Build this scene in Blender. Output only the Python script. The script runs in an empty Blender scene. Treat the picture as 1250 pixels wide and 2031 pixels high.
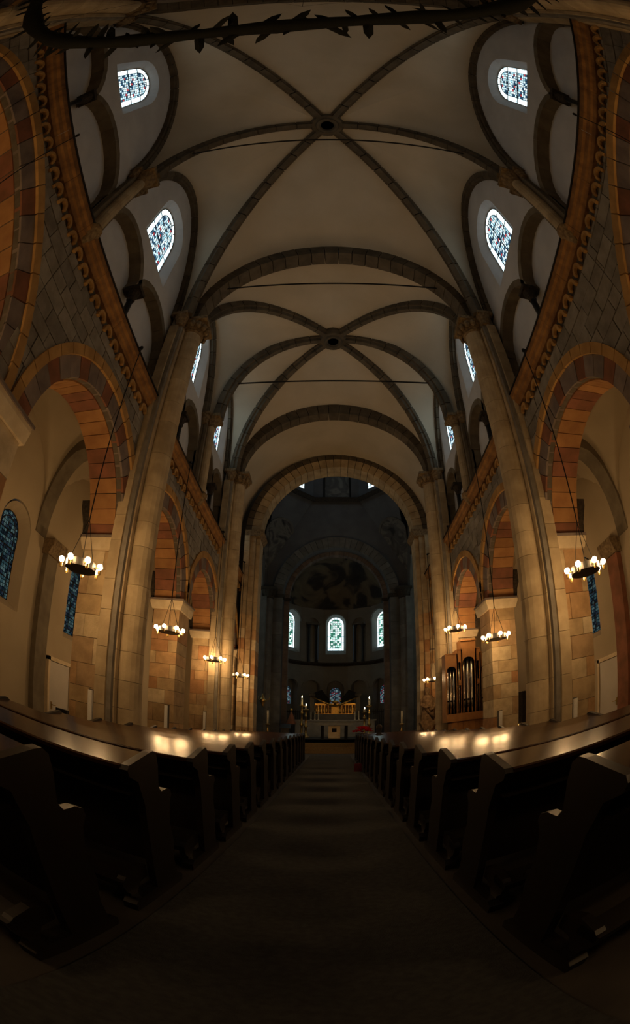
import bpy, math, random
from math import pi, sin, cos, sqrt, atan2, radians
from mathutils import Vector, Matrix
from mathutils.geometry import tessellate_polygon

random.seed(7)
SC = bpy.context.scene
COL = SC.collection

# ------------------------------------------------------------------ camera: wide fisheye lens, pitched up
EYE = 1.4
cd = bpy.data.cameras.new('camera')
cd.type = 'PANO'
cd.panorama_type = 'FISHEYE_LENS_POLYNOMIAL'
cd.sensor_fit = 'VERTICAL'
cd.sensor_width = 12.5
cd.sensor_height = 20.31
cd.fisheye_fov = radians(300)
cd.fisheye_polynomial_k0 = 0.0
cd.fisheye_polynomial_k1 = -0.10346492
cd.fisheye_polynomial_k2 = -0.00200264
cd.fisheye_polynomial_k3 = 0.000362567
cd.fisheye_polynomial_k4 = -0.0000499420
cam = bpy.data.objects.new('camera', cd)
COL.objects.link(cam)
PSI, RHO, PIT, CX = -0.0421915817, -0.0159252312, 0.4662750042, -0.0713495656


def cam_dir(r, z, f):
    c, s = cos(RHO), sin(RHO)
    r, z = c * r + s * z, -s * r + c * z
    c, s = cos(PIT), sin(PIT)
    f, z = c * f - s * z, s * f + c * z
    c, s = cos(PSI), sin(PSI)
    r, f = c * r + s * f, -s * r + c * f
    return Vector((r, f, z))


_x, _y, _z = cam_dir(1, 0, 0), cam_dir(0, 1, 0), -cam_dir(0, 0, 1)
cam.matrix_world = Matrix(((_x.x, _y.x, _z.x, CX), (_x.y, _y.y, _z.y, 0), (_x.z, _y.z, _z.z, EYE), (0, 0, 0, 1)))
cd.clip_start, cd.clip_end = 0.01, 300
SC.camera = cam

# ------------------------------------------------------------------ world and exposure
w = bpy.data.worlds.new('overcast')
SC.world = w
w.use_nodes = True
w.node_tree.nodes['Background'].inputs[0].default_value = (0.55, 0.68, 0.8, 1)
w.node_tree.nodes['Background'].inputs[1].default_value = 0.02
SC.view_settings.view_transform = 'Standard'
SC.view_settings.look = 'None'
SC.view_settings.gamma = 1.0
SC.view_settings.use_curve_mapping = False
SC.view_settings.exposure = 0.0
SC.cycles.caustics_reflective = False
SC.cycles.caustics_refractive = False
GLASS = 1.7      # radiance of the daylit glass
BULB = 165.0      # radiance of a lamp globe

# ------------------------------------------------------------------ materials
MATS = {}


def mat(name, col, rough=0.85, col2=None, scale=3.0, metal=0.0, bump=0.0, vary=0.0, emit=0.0, coat=0.0, ramp=None, spec=0.3):
    """Procedural material: noise between two colours in world space, a per-object tint, optional bump."""
    if name in MATS:
        return MATS[name]
    m = bpy.data.materials.new(name)
    m.use_nodes = True
    nt = m.node_tree
    b = nt.nodes['Principled BSDF']
    b.inputs['Roughness'].default_value = rough
    b.inputs['Metallic'].default_value = metal
    b.inputs['Specular IOR Level'].default_value = spec
    if coat:
        b.inputs['Coat Weight'].default_value = coat
        b.inputs['Coat Roughness'].default_value = 0.1
    geo = nt.nodes.new('ShaderNodeNewGeometry')
    no = nt.nodes.new('ShaderNodeTexNoise')
    no.inputs['Scale'].default_value = scale
    no.inputs['Detail'].default_value = 5
    nt.links.new(geo.outputs['Position'], no.inputs['Vector'])
    c2 = col2 or tuple(v * 0.72 for v in col)
    src = None
    if ramp:
        oi = nt.nodes.new('ShaderNodeObjectInfo')
        cr = nt.nodes.new('ShaderNodeValToRGB')
        cr.color_ramp.interpolation = 'CONSTANT'
        els = cr.color_ramp.elements
        while len(els) < len(ramp):
            els.new(0.5)
        for i, c in enumerate(ramp):
            els[i].position = i / len(ramp)
            els[i].color = (*c, 1)
        nt.links.new(oi.outputs['Random'], cr.inputs[0])
        src = cr.outputs[0]
    mx = nt.nodes.new('ShaderNodeMix')
    mx.data_type = 'RGBA'
    mr = nt.nodes.new('ShaderNodeMapRange')
    mr.inputs['From Min'].default_value = 0.35
    mr.inputs['From Max'].default_value = 0.65
    nt.links.new(no.outputs['Fac'], mr.inputs['Value'])
    nt.links.new(mr.outputs[0], mx.inputs['Factor'])
    if src:
        mu = nt.nodes.new('ShaderNodeMix')
        mu.data_type = 'RGBA'
        mu.blend_type = 'MULTIPLY'
        mu.inputs['Factor'].default_value = 1
        mx.inputs[6].default_value = (1, 1, 1, 1)
        mx.inputs[7].default_value = (0.72, 0.7, 0.68, 1)
        nt.links.new(src, mu.inputs[6])
        nt.links.new(mx.outputs[2], mu.inputs[7])
        out = mu.outputs[2]
    else:
        mx.inputs[6].default_value = (*col, 1)
        mx.inputs[7].default_value = (*c2, 1)
        out = mx.outputs[2]
    if vary:
        oi = nt.nodes.new('ShaderNodeObjectInfo')
        ma = nt.nodes.new('ShaderNodeMapRange')
        ma.inputs['To Min'].default_value = 1 - vary
        ma.inputs['To Max'].default_value = 1 + vary
        nt.links.new(oi.outputs['Random'], ma.inputs['Value'])
        hs = nt.nodes.new('ShaderNodeHueSaturation')
        nt.links.new(ma.outputs[0], hs.inputs['Value'])
        nt.links.new(out, hs.inputs['Color'])
        out = hs.outputs[0]
    nt.links.new(out, b.inputs['Base Color'])
    if bump:
        bp = nt.nodes.new('ShaderNodeBump')
        bp.inputs['Strength'].default_value = bump
        bp.inputs['Distance'].default_value = 0.02
        n2 = nt.nodes.new('ShaderNodeTexNoise')
        n2.inputs['Scale'].default_value = scale * 6
        n2.inputs['Detail'].default_value = 4
        nt.links.new(geo.outputs['Position'], n2.inputs['Vector'])
        nt.links.new(n2.outputs['Fac'], bp.inputs['Height'])
        nt.links.new(bp.outputs[0], b.inputs['Normal'])
    if emit:
        b.inputs['Emission Color'].default_value = (*col, 1)
        b.inputs['Emission Strength'].default_value = emit
    MATS[name] = m
    return m


def glow(name, col, strength):
    m = bpy.data.materials.new(name)
    m.use_nodes = True
    nt = m.node_tree
    nt.nodes.remove(nt.nodes['Principled BSDF'])
    e = nt.nodes.new('ShaderNodeEmission')
    e.inputs[0].default_value = (*col, 1)
    e.inputs[1].default_value = strength
    nt.links.new(e.outputs[0], nt.nodes['Material Output'].inputs[0])
    return m


def glass(name, cols, scale, strength, lead=0.06):
    """Backlit leaded glass: coloured quarries between dark lead lines."""
    m = bpy.data.materials.new(name)
    m.use_nodes = True
    nt = m.node_tree
    nt.nodes.remove(nt.nodes['Principled BSDF'])
    tc = nt.nodes.new('ShaderNodeTexCoord')
    mp = nt.nodes.new('ShaderNodeMapping')
    mp.inputs['Scale'].default_value = (1, 0, 1)
    nt.links.new(tc.outputs['Object'], mp.inputs[0])
    v1 = nt.nodes.new('ShaderNodeTexVoronoi')
    v1.feature = 'DISTANCE_TO_EDGE'
    v2 = nt.nodes.new('ShaderNodeTexVoronoi')
    for v in (v1, v2):
        v.inputs['Scale'].default_value = scale
        v.inputs['Randomness'].default_value = 0.3
        nt.links.new(mp.outputs[0], v.inputs['Vector'])
    st = nt.nodes.new('ShaderNodeMath')
    st.operation = 'GREATER_THAN'
    st.inputs[1].default_value = lead
    nt.links.new(v1.outputs['Distance'], st.inputs[0])
    sx = nt.nodes.new('ShaderNodeSeparateColor')
    nt.links.new(v2.outputs['Color'], sx.inputs[0])
    cr = nt.nodes.new('ShaderNodeValToRGB')
    cr.color_ramp.interpolation = 'CONSTANT'
    els = cr.color_ramp.elements
    while len(els) < len(cols):
        els.new(0.5)
    acc = 0
    for i, (share, c) in enumerate(cols):
        els[i].position = acc
        els[i].color = (*c, 1)
        acc += share
    nt.links.new(sx.outputs[0], cr.inputs[0])
    mu = nt.nodes.new('ShaderNodeMath')
    mu.operation = 'MULTIPLY'
    mu.inputs[1].default_value = strength
    nt.links.new(st.outputs[0], mu.inputs[0])
    e = nt.nodes.new('ShaderNodeEmission')
    nt.links.new(cr.outputs[0], e.inputs[0])
    nt.links.new(mu.outputs[0], e.inputs[1])
    nt.links.new(e.outputs[0], nt.nodes['Material Output'].inputs[0])
    return m


def mural(name, cols, scale):
    """Faded wall painting: soft shapes in a few pigments."""
    m = bpy.data.materials.new(name)
    m.use_nodes = True
    nt = m.node_tree
    b = nt.nodes['Principled BSDF']
    b.inputs['Roughness'].default_value = 0.9
    geo = nt.nodes.new('ShaderNodeNewGeometry')
    no = nt.nodes.new('ShaderNodeTexNoise')
    no.inputs['Scale'].default_value = scale
    no.inputs['Detail'].default_value = 2.5
    no.inputs['Distortion'].default_value = 1.6
    nt.links.new(geo.outputs['Position'], no.inputs['Vector'])
    cr = nt.nodes.new('ShaderNodeValToRGB')
    els = cr.color_ramp.elements
    cr.color_ramp.interpolation = 'EASE'
    while len(els) < len(cols):
        els.new(0.5)
    for i, c in enumerate(cols):
        els[i].position = 0.3 + 0.4 * i / (len(cols) - 1)
        els[i].color = (*c, 1)
    nt.links.new(no.outputs['Fac'], cr.inputs[0])
    nt.links.new(cr.outputs[0], b.inputs['Base Color'])
    return m


M_PIER = mat('pier_ashlar', (.5, .4, .25), 0.9, scale=4, bump=.25, vary=.12,
             ramp=[(.56, .41, .23), (.46, .32, .17), (.6, .47, .29), (.42, .22, .1), (.52, .37, .2), (.6, .48, .31), (.48, .3, .15), (.4, .27, .15)])
M_SHAFT = mat('shaft_stone', (.5, .39, .24), .88, (.36, .27, .16), 2.5, bump=.2, vary=.12)
M_TUFF = mat('grey_tuff', (.27, .24, .195), .95, (.19, .165, .13), 4, bump=.3, vary=.22)
M_CORE = mat('mortar', (.13, .105, .075), .95, scale=6)
M_ORANGE = mat('orange_sandstone', (.38, .19, .07), .9, (.29, .135, .05), 3, bump=.2, vary=.12)
M_BROWN = mat('brown_sandstone', (.25, .1, .055), .9, (.17, .075, .04), 3, bump=.2, vary=.12)
M_HOOD = mat('yellow_sandstone', (.44, .25, .085), .9, (.33, .18, .06), 3, bump=.2, vary=.1)
M_SLATE = mat('slate_voussoir', (.22, .17, .14), .9, (.15, .115, .1), 3, bump=.2, vary=.15)
M_CORN = mat('cornice_sandstone', (.3, .15, .05), .85, (.17, .08, .028), 4, bump=.3, vary=.1)
M_PALE = mat('pale_limestone', (.66, .54, .36), .85, (.55, .43, .27), 4, bump=.15, vary=.08)
M_RIB = mat('rib_stone', (.125, .1, .068), .9, (.08, .064, .044), 3, bump=.2, vary=.14)
M_RING = mat('gallery_arch_stone', (.19, .155, .105), .9, (.14, .112, .076), 3, vary=.1)
M_PLAST = mat('white_plaster', (.62, .62, .62), .92, (.55, .55, .555), 1.5)
M_VAULT = mat('vault_plaster', (.56, .49, .38), .92, (.49, .425, .32), .8)
M_AISLE = mat('aisle_plaster', (.42, .335, .22), .92, (.36, .285, .185), .7)
M_BLACK = mat('black_marble', (.018, .018, .02), .3, (.03, .03, .032), 6)
M_CAP = mat('carved_capital', (.27, .19, .1), .85, (.13, .085, .045), 14, bump=.6)
M_CAPD = mat('dark_carved_capital', (.06, .045, .03), .8, (.025, .02, .015), 16, bump=.6)
M_IRON = mat('wrought_iron', (.02, .018, .016), .5, metal=.6, scale=10)
M_WOOD = mat('dark_oak', (.009, .0048, .0026), .42, (.0055, .003, .0016), 7, vary=.15, spec=.4)
M_DESK = mat('polished_oak', (.055, .023, .009), .2, (.032, .013, .005), 9, vary=.1, spec=.22)
M_CARPET = mat('grey_carpet', (.05, .05, .047), .97, (.034, .034, .032), 22, bump=.4)
M_FLOOR = mat('stone_floor', (.045, .038, .03), .6, (.03, .025, .02), 3)
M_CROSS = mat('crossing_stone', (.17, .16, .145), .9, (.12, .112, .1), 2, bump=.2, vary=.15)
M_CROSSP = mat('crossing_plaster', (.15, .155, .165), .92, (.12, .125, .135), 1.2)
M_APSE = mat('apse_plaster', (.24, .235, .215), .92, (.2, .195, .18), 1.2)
M_GOLD = mat('gilt_metal', (.8, .5, .14), .3, (.6, .34, .08), 12, metal=.9)
M_BRASS = mat('brass', (.6, .42, .16), .32, (.45, .3, .1), 10, metal=.9)
M_WAX = mat('candle_wax', (.75, .68, .52), .6, scale=10)
M_OAK = mat('organ_oak', (.42, .2, .065), .5, (.34, .155, .05), 6, vary=.06, spec=.4)
M_PIPE = mat('organ_pipe_tin', (.62, .58, .52), .25, (.5, .46, .42), 4, metal=1)
M_DARK = mat('dark_recess', (.012, .011, .01), .9)
M_WHITE = mat('speaker_grille', (.85, .83, .78), .5, (.78, .76, .71), 40)
M_SIDE_SHADE = mat('speaker_side_shade', (.1, .09, .08), .6)  # dark grey paints the side shadow of the white speaker bar
M_RED = mat('red_petal', (.8, .02, .03), .7, (.55, .012, .02), 20)
M_BAG = mat('red_bag_cloth', (.1, .006, .008), .8)
M_LEAF = mat('dark_leaf', (.006, .007, .004), .85, (.004, .0045, .003), 9, vary=.3)
M_LEAD = mat('window_lead', (.012, .012, .014), .7)
M_STEP = mat('step_carpet', (.2, .14, .07), .95, (.15, .1, .05), 20)
M_ALTAR = mat('altar_stone', (.32, .31, .29), .7, (.25, .245, .23), 3)
M_STATUE = mat('statue_sandstone', (.2, .13, .07), .85, (.1, .06, .03), 10, bump=.5)
M_DOOR = mat('painted_door', (.55, .5, .43), .7, (.5, .455, .39), 2)
M_SKIN = mat('skin', (.42, .26, .18), .6)
M_COAT = mat('dark_coat', (.012, .012, .014), .9, (.02, .02, .022), 9)
M_HAIR = mat('dark_hair', (.02, .014, .01), .7, scale=30)
M_BULB = glow('lamp_globe', (1.0, .62, .28), BULB)
M_FLAME = glow('small_flame', (1.0, .55, .15), 6)
M_FILL_FLAME = glow('candle_fill_flame', (1.0, .62, .25), 130)  # strength raised as added fill, in place of hidden uplights by the altar
M_GL_MAIN = glass('clerestory_glass', [(.42, (.58, .84, 1.0)), (.22, (.03, .08, .14)), (.1, (.3, .58, .68)), (.03, (.4, .06, .07)), (.23, (.8, .97, 1.0))], 9.5, GLASS * .85, .11)
M_GL_EDGE = glass('clerestory_border_glass', [(.5, (.75, .95, 1.0)), (.25, (.6, .85, .95)), (.25, (.85, 1.0, 1.0))], 6, GLASS * 1.15, .02)
M_GL_APSE = glass('apse_glass', [(.5, (.7, .9, .88)), (.32, (.04, .17, .12)), (.18, (.35, .65, .55))], 6.5, GLASS, .09)
M_GL_LOW = glass('deep_coloured_glass', [(.4, (.12, .22, .28)), (.12, (.3, .04, .06)), (.25, (.35, .5, .52)), (.23, (.02, .04, .06))], 11, GLASS * .3, .08)
M_GL_AISLE = glass('aisle_glass', [(.35, (.12, .26, .3)), (.15, (.03, .05, .07)), (.3, (.3, .5, .5)), (.2, (.08, .12, .18))], 12, GLASS * .1, .09)
M_PAINT = mural('faded_mural', [(.03, .03, .033), (.1, .095, .09), (.19, .18, .16), (.07, .068, .07)], .9)
M_PAINT2 = mural('conch_mural', [(.02, .02, .024), (.035, .034, .036), (.15, .13, .095), (.19, .165, .115)], .55)


# ------------------------------------------------------------------ mesh helpers
class MB:
    def __init__(s):
        s.v, s.f = [], []

    def add(s, vs, fs):
        n = len(s.v)
        s.v += [tuple(p) for p in vs]
        s.f += [tuple(i + n for i in f) for f in fs]
        return s

    def box(s, lo, hi):
        x0, y0, z0 = lo
        x1, y1, z1 = hi
        return s.add([(x0, y0, z0), (x1, y0, z0), (x1, y1, z0), (x0, y1, z0), (x0, y0, z1), (x1, y0, z1), (x1, y1, z1), (x0, y1, z1)],
                     [(3, 2, 1, 0), (4, 5, 6, 7), (0, 1, 5, 4), (1, 2, 6, 5), (2, 3, 7, 6), (3, 0, 4, 7)])

    def cbox(s, c, d):
        return s.box([a - b / 2 for a, b in zip(c, d)], [a + b / 2 for a, b in zip(c, d)])

    def prism(s, loops, axis, a0, a1):
        """Flat outline (with holes) in the plane across AXIS, extruded from a0 to a1."""
        def P(a, q):
            return (a, q[0], q[1]) if axis == 'x' else ((q[0], a, q[1]) if axis == 'y' else (q[0], q[1], a))
        pts = [q for l in loops for q in l]
        n = len(pts)
        tris = tessellate_polygon([[Vector((q[0], q[1], 0)) for q in l] for l in loops])
        vs = [P(a0, q) for q in pts] + [P(a1, q) for q in pts]
        fs = [tuple(t) for t in tris] + [tuple(i + n for i in reversed(t)) for t in tris]
        k = 0
        for l in loops:
            m = len(l)
            for i in range(m):
                fs.append((k + i, k + (i + 1) % m, k + (i + 1) % m + n, k + i + n))
            k += m
        return s.add(vs, fs)

    def lathe(s, prof, c=(0, 0, 0), n=12, a0=0.0, a1=2 * pi, axis=None):
        full = abs(a1 - a0 - 2 * pi) < 1e-6
        m = n if full else n + 1
        vs, fs = [], []
        for r, z in prof:
            for i in range(m):
                a = a0 + (a1 - a0) * i / n
                vs.append((c[0] + r * cos(a), c[1] + r * sin(a), c[2] + z))
        for j in range(len(prof) - 1):
            for i in range(n):
                i2 = (i + 1) % m
                fs.append((j * m + i, j * m + i2, (j + 1) * m + i2, (j + 1) * m + i))
        if full:
            if prof[0][0] > 1e-5:
                fs.append(tuple(reversed(range(m))))
            if prof[-1][0] > 1e-5:
                fs.append(tuple((len(prof) - 1) * m + i for i in range(m)))
        return s.add(vs, fs)

    def tube(s, path, r, n=8):
        rr = r if isinstance(r, (list, tuple)) else [r] * len(path)
        P = [Vector(p) for p in path]
        vs, fs = [], []
        up = Vector((0, 0, 1))
        for k, p in enumerate(P):
            t = (P[min(k + 1, len(P) - 1)] - P[max(k - 1, 0)]).normalized()
            u = t.cross(up)
            if u.length < 1e-3:
                u = t.cross(Vector((0, 1, 0)))
            u.normalize()
            v = u.cross(t)
            for i in range(n):
                a = 2 * pi * i / n
                vs.append(p + (u * cos(a) + v * sin(a)) * rr[k])
        for k in range(len(P) - 1):
            for i in range(n):
                j = (i + 1) % n
                fs.append((k * n + i, k * n + j, (k + 1) * n + j, (k + 1) * n + i))
        fs.append(tuple(reversed(range(n))))
        fs.append(tuple((len(P) - 1) * n + i for i in range(n)))
        return s.add(vs, fs)

    def sphere(s, c, r, n=10, m=6, sc=(1, 1, 1)):
        prof = [(max(r * sin(pi * j / m), 0), -r * cos(pi * j / m)) for j in range(m + 1)]
        k = len(s.v)
        s.lathe([(p[0] if p[0] > 1e-6 else 1e-6, p[1]) for p in prof], (0, 0, 0), n)
        for i in range(k, len(s.v)):
            p = s.v[i]
            s.v[i] = (c[0] + p[0] * sc[0], c[1] + p[1] * sc[1], c[2] + p[2] * sc[2])
        return s

    def grid(s, fn, nu, nv):
        vs = [fn(i / nu, j / nv) for j in range(nv + 1) for i in range(nu + 1)]
        fs = [(j * (nu + 1) + i, j * (nu + 1) + i + 1, (j + 1) * (nu + 1) + i + 1, (j + 1) * (nu + 1) + i) for j in range(nv) for i in range(nu)]
        return s.add(vs, fs)

    def xf(s, M):
        s.v = [tuple(M @ Vector(p)) for p in s.v]
        return s


def mesh(name, mb, m, smooth=False):
    me = bpy.data.meshes.new(name)
    me.from_pydata(mb.v, [], mb.f)
    me.materials.append(m)
    if smooth:
        me.polygons.foreach_set('use_smooth', [True] * len(me.polygons))
    me.update()
    return me


def put(name, me, parent=None, loc=None, scale=None):
    o = bpy.data.objects.new(name, me)
    COL.objects.link(o)
    if parent is not None:
        o.parent = parent
        o.matrix_parent_inverse = Matrix.Translation(-parent.location) if parent.type == 'EMPTY' else Matrix()
    if loc is not None:
        o.location = loc
    if scale is not None:
        o.scale = scale
    return o


def obj(name, mb, m, parent=None, smooth=False):
    return put(name, mesh(name, mb, m, smooth), parent)


def tag(o, label, cat, group=None, kind=None):
    o['label'] = label
    o['category'] = cat
    if group:
        o['group'] = group
    if kind:
        o['kind'] = kind
    return o


def struct(o, label, cat):
    return tag(o, label, cat, None, 'structure')


def empty(name, loc):
    o = bpy.data.objects.new(name, None)
    o.location = loc
    o.empty_display_size = .1
    COL.objects.link(o)
    return o


def dup(o, parent, dloc=(0, 0, 0)):
    c = o.copy()
    COL.objects.link(c)
    c.parent = parent
    if parent is None:
        c.location = Vector(dloc)
    for ch in list(o.children):
        dup(ch, c)
    return c


UNIT = {}


def block(name, lo, hi, m, parent):
    """One stone: a shared chamfered block, scaled."""
    if m.name not in UNIT:
        e = .44
        b = MB().add([(-.5, -e, -e), (-.5, e, -e), (-.5, e, e), (-.5, -e, e), (.5, -e, -e), (.5, e, -e), (.5, e, e), (.5, -e, e),
                      (-e, -.5, -e), (e, -.5, -e), (e, -.5, e), (-e, -.5, e), (-e, .5, -e), (e, .5, -e), (e, .5, e), (-e, .5, e),
                      (-e, -e, -.5), (e, -e, -.5), (e, e, -.5), (-e, e, -.5), (-e, -e, .5), (e, -e, .5), (e, e, .5), (-e, e, .5)], [])
        b = MB().box((-.5, -.5, -.5), (.5, .5, .5))
        UNIT[m.name] = mesh('stone_' + m.name, b, m)
    lo, hi = [min(a, b) for a, b in zip(lo, hi)], [max(a, b) for a, b in zip(lo, hi)]
    return put(name, UNIT[m.name], parent, [(a + b) / 2 for a, b in zip(lo, hi)], [b - a for a, b in zip(lo, hi)])


ORD = ['', 'first', 'second', 'third', 'fourth', 'fifth', 'sixth', 'seventh', 'eighth', 'ninth', 'tenth', 'eleventh', 'twelfth', 'thirteenth', 'fourteenth', 'fifteenth', 'sixteenth', 'seventeenth', 'eighteenth', 'nineteenth']
SIDE = {-1: 'opposite the organ', 1: 'organ side'}
LR = {-1: 'left', 1: 'right'}

# ------------------------------------------------------------------ plan of the nave (metres)
ST = [-10.0, -4.4, 2.7, 8.05, 12.3, 16.2, 20.0]     # pier stations along the nave
MAIN = {1: True, 3: True, 5: True}
W = 4.19         # nave wall face
ZC = 8.15        # top of the gallery cornice
ZS = 11.1        # vault springing
ZI = 4.66        # arcade impost
XU = 4.4         # face of the clerestory wall
AX = 6.7         # aisle outer wall
OPEN = [(-9.5, -4.9), (-3.9, 2.6), (3.88, 7.62), (8.5, 11.85), (12.75, 15.75), (16.65, 19.5)]   # arcade openings
RISE = [2.1, 2.2, 1.88, 1.82, 1.7, 1.5]
R1, R2 = .42, .62   # rings of the arcade arches


def bay_name(k):
    return ORD[6 - k] + ' bay from choir arch'


# ------------------------------------------------------------------ floor
f = obj('floor', MB().box((-AX - .3, -11.5, -.2), (AX + .3, 22.7, 0)), M_FLOOR)
struct(f, 'dark stone floor of the nave and side aisles under the pews', 'floor')
c = obj('aisle_carpet', MB().box((-1.0, -1.5, 0), (.74, 21.0, .012)), M_CARPET)
tag(c, 'long dark grey carpet runner between the two blocks of pews', 'carpet')


# ------------------------------------------------------------------ arcade walls, piers, arches
def arch_geo(k):
    y0, y1 = OPEN[k]
    yc, r = (y0 + y1) / 2, (y1 - y0) / 2
    return yc, r, RISE[k]


def ell(yc, r, h, a, d=0.0):
    return (yc - (r + d) * cos(a), ZI + (h + d) * sin(a))


def clip_half(poly, n, dmin):
    out = []
    for i in range(len(poly)):
        p, q = poly[i], poly[(i + 1) % len(poly)]
        dp, dq = p[0] * n[0] + p[1] * n[1] - dmin, q[0] * n[0] + q[1] * n[1] - dmin
        if dp >= 0:
            out.append(p)
        if dp * dq < 0:
            t = dp / (dp - dq)
            out.append((p[0] + (q[0] - p[0]) * t, p[1] + (q[1] - p[1]) * t))
    return out


for sg in (-1, 1):
    # core of the arcade wall with its arched openings
    out = [(ST[0] - 1, 0), (ST[0] - 1, ZC - .1), (ST[6] + .3, ZC - .1), (ST[6] + .3, 0)]
    for k in range(5, -1, -1):
        yc, r, h = arch_geo(k)
        r2, h2 = r + .03, h + .03
        out.append((yc + r2, 0))
        for i in range(25):
            a = pi - pi * i / 24
            out.append((yc - r2 * cos(a), ZI + h2 * sin(a)))
        out.append((yc - r2, 0))
    core = obj('wall_' + LR[sg], MB().prism([out], 'x', sg * (W + .05), sg * 4.98), M_CORE)
    struct(core, 'arcade wall of squared grey stone pierced by round arches, %s' % SIDE[sg], 'wall')
    # face stones of the spandrels
    n_st = 0
    for k in range(1, 5):
        yc, r, h = arch_geo(k)
        z, row = ZI + .02, 0
        while z < ZC - .62:
            hh = min(random.choice((.27, .3, .33)), ZC - .6 - z + .001)
            if hh < .08:
                break
            y = ST[k] - .3 * (row % 2) * .5
            while y < ST[k + 1]:
                wd = random.uniform(.48, .72)
                a, b = max(y, ST[k] + .0), min(y + wd, ST[k + 1])
                if b - a > .06:
                    poly = [(a + .009, z + .009), (b - .009, z + .009), (b - .009, z + hh - .009), (a + .009, z + hh - .009)]
                    # keep clear of the arch ring: clip by the local tangent of the hood ellipse
                    cy, cz = (a + b) / 2 - yc, z + hh / 2 - ZI
                    R, H = r + R2 - .04, h + R2 - .04
                    g = sqrt((cy / R) ** 2 + (cz / H) ** 2)
                    if g < 1.25:
                        ty, tz = cy / g, cz / g
                        nx, nz = ty / R ** 2, tz / H ** 2
                        L = sqrt(nx * nx + nz * nz)
                        nx, nz = nx / L, nz / L
                        poly = clip_half(poly, (nx, nz), nx * (yc + ty) + nz * (ZI + tz))
                    if len(poly) >= 3 and n_st < 300:
                        ar = abs(sum(poly[i][0] * poly[(i + 1) % len(poly)][1] - poly[(i + 1) % len(poly)][0] * poly[i][1] for i in range(len(poly)))) / 2
                        if ar > .012:
                            n_st += 1
                            obj('stone', MB().prism([poly], 'x', sg * (W + random.uniform(-.012, .006)), sg * (W + .06)), M_TUFF, core)
                y += wd
            z += hh
            row += 1
    # arches
    for k in range(0, 6):
        yc, r, h = arch_geo(k)
        ar = empty('arch', (sg * W, yc, ZI))
        struct(ar, 'arcade arch with banded sandstone soffit, %s, %s' % (bay_name(k), SIDE[sg]), 'arch')
        n = 19
        for i in range(n):
            a0, a1 = pi * i / n + .004, pi * (i + 1) / n - .004
            am = (a0 + a1) / 2
            def ring(d0, d1):
                return [ell(yc, r, h, a0, d0), ell(yc, r, h, am, d0), ell(yc, r, h, a1, d0), ell(yc, r, h, a1, d1), ell(yc, r, h, am, d1), ell(yc, r, h, a0, d1)]
            ml = (M_ORANGE, M_BROWN, M_ORANGE, M_ORANGE, M_BROWN)[(i * 3 + k) % 5]
            obj('soffit_stone', MB().prism([ring(0, .3)], 'x', sg * (W + .16), sg * 5.0), ml, ar)
            obj('voussoir', MB().prism([ring(.03, R1)], 'x', sg * (W + random.uniform(.0, .012)), sg * (W + .16)), M_SLATE if i % 3 else M_BROWN, ar)
            obj('hood_stone', MB().prism([ring(R1, R2)], 'x', sg * (W - .05), sg * (W + .1)), M_HOOD, ar)
    # piers
    for s in range(1, 7):
        pa, pb_ = OPEN[s - 1][1], (OPEN[s][0] if s < 6 else 20.25)
        y, ph = (pa + pb_) / 2, (pb_ - pa) / 2
        main = s in MAIN
        pr = empty('pier', (sg * 4.55, y, 0))
        struct(pr, '%s pier of warm ashlar, altar end of %s, %s' % ('square main' if main else 'plain square', bay_name(s - 1), SIDE[sg]), 'pier')
        z, row = 0.0, 0
        while z < ZI - .27:
            hh = min(random.choice((.34, .4, .46, .52)), ZI - .26 - z)
            if ZI - .26 - (z + hh) < .12:
                hh = ZI - .26 - z
            if hh < .02:
                break
            j = lambda: random.uniform(0, .012)
            xs = 4.42 + .34 * ((row + s) % 2) + random.uniform(-.06, .06)
            for xa, xb in ((W + .0, xs), (xs, 4.97)):
                block('stone', (sg * (xa + .004), y - ph - j(), z + .005), (sg * (xb - .004), y + ph + j(), z + hh - .005), M_PIER, pr)
            z += hh
            row += 1
        imp = MB().prism([[(W - .05, ZI - .26), (W - .1, ZI - .07), (W - .1, ZI), (5.08, ZI), (5.08, ZI - .07), (5.0, ZI - .26)]], 'y', y - ph - .08, y + ph + .08)
        imp.v = [(sg * p[0], p[1], p[2]) for p in imp.v]
        obj('impost', imp, M_PALE, pr)
        led = MB().box((sg * (W - .13), y - ph - .11, ZI - .0), (sg * 5.1, y + ph + .11, ZI + .05))
        obj('impost_ledge', led, M_SLATE, pr)
        br = MB().prism([[(5.0, ZI + .05), (5.0, ZI + .7), (4.97, ZI + .86), (5.3, ZI + .86), (5.28, ZI + .7), (5.14, ZI + .3), (5.1, ZI + .05)]], 'y', y - ph - .02, y - ph + .16)
        br.v = [(sg * p[0], p[1], p[2]) for p in br.v]
        obj('corbel', br, M_CAPD, pr)

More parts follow.
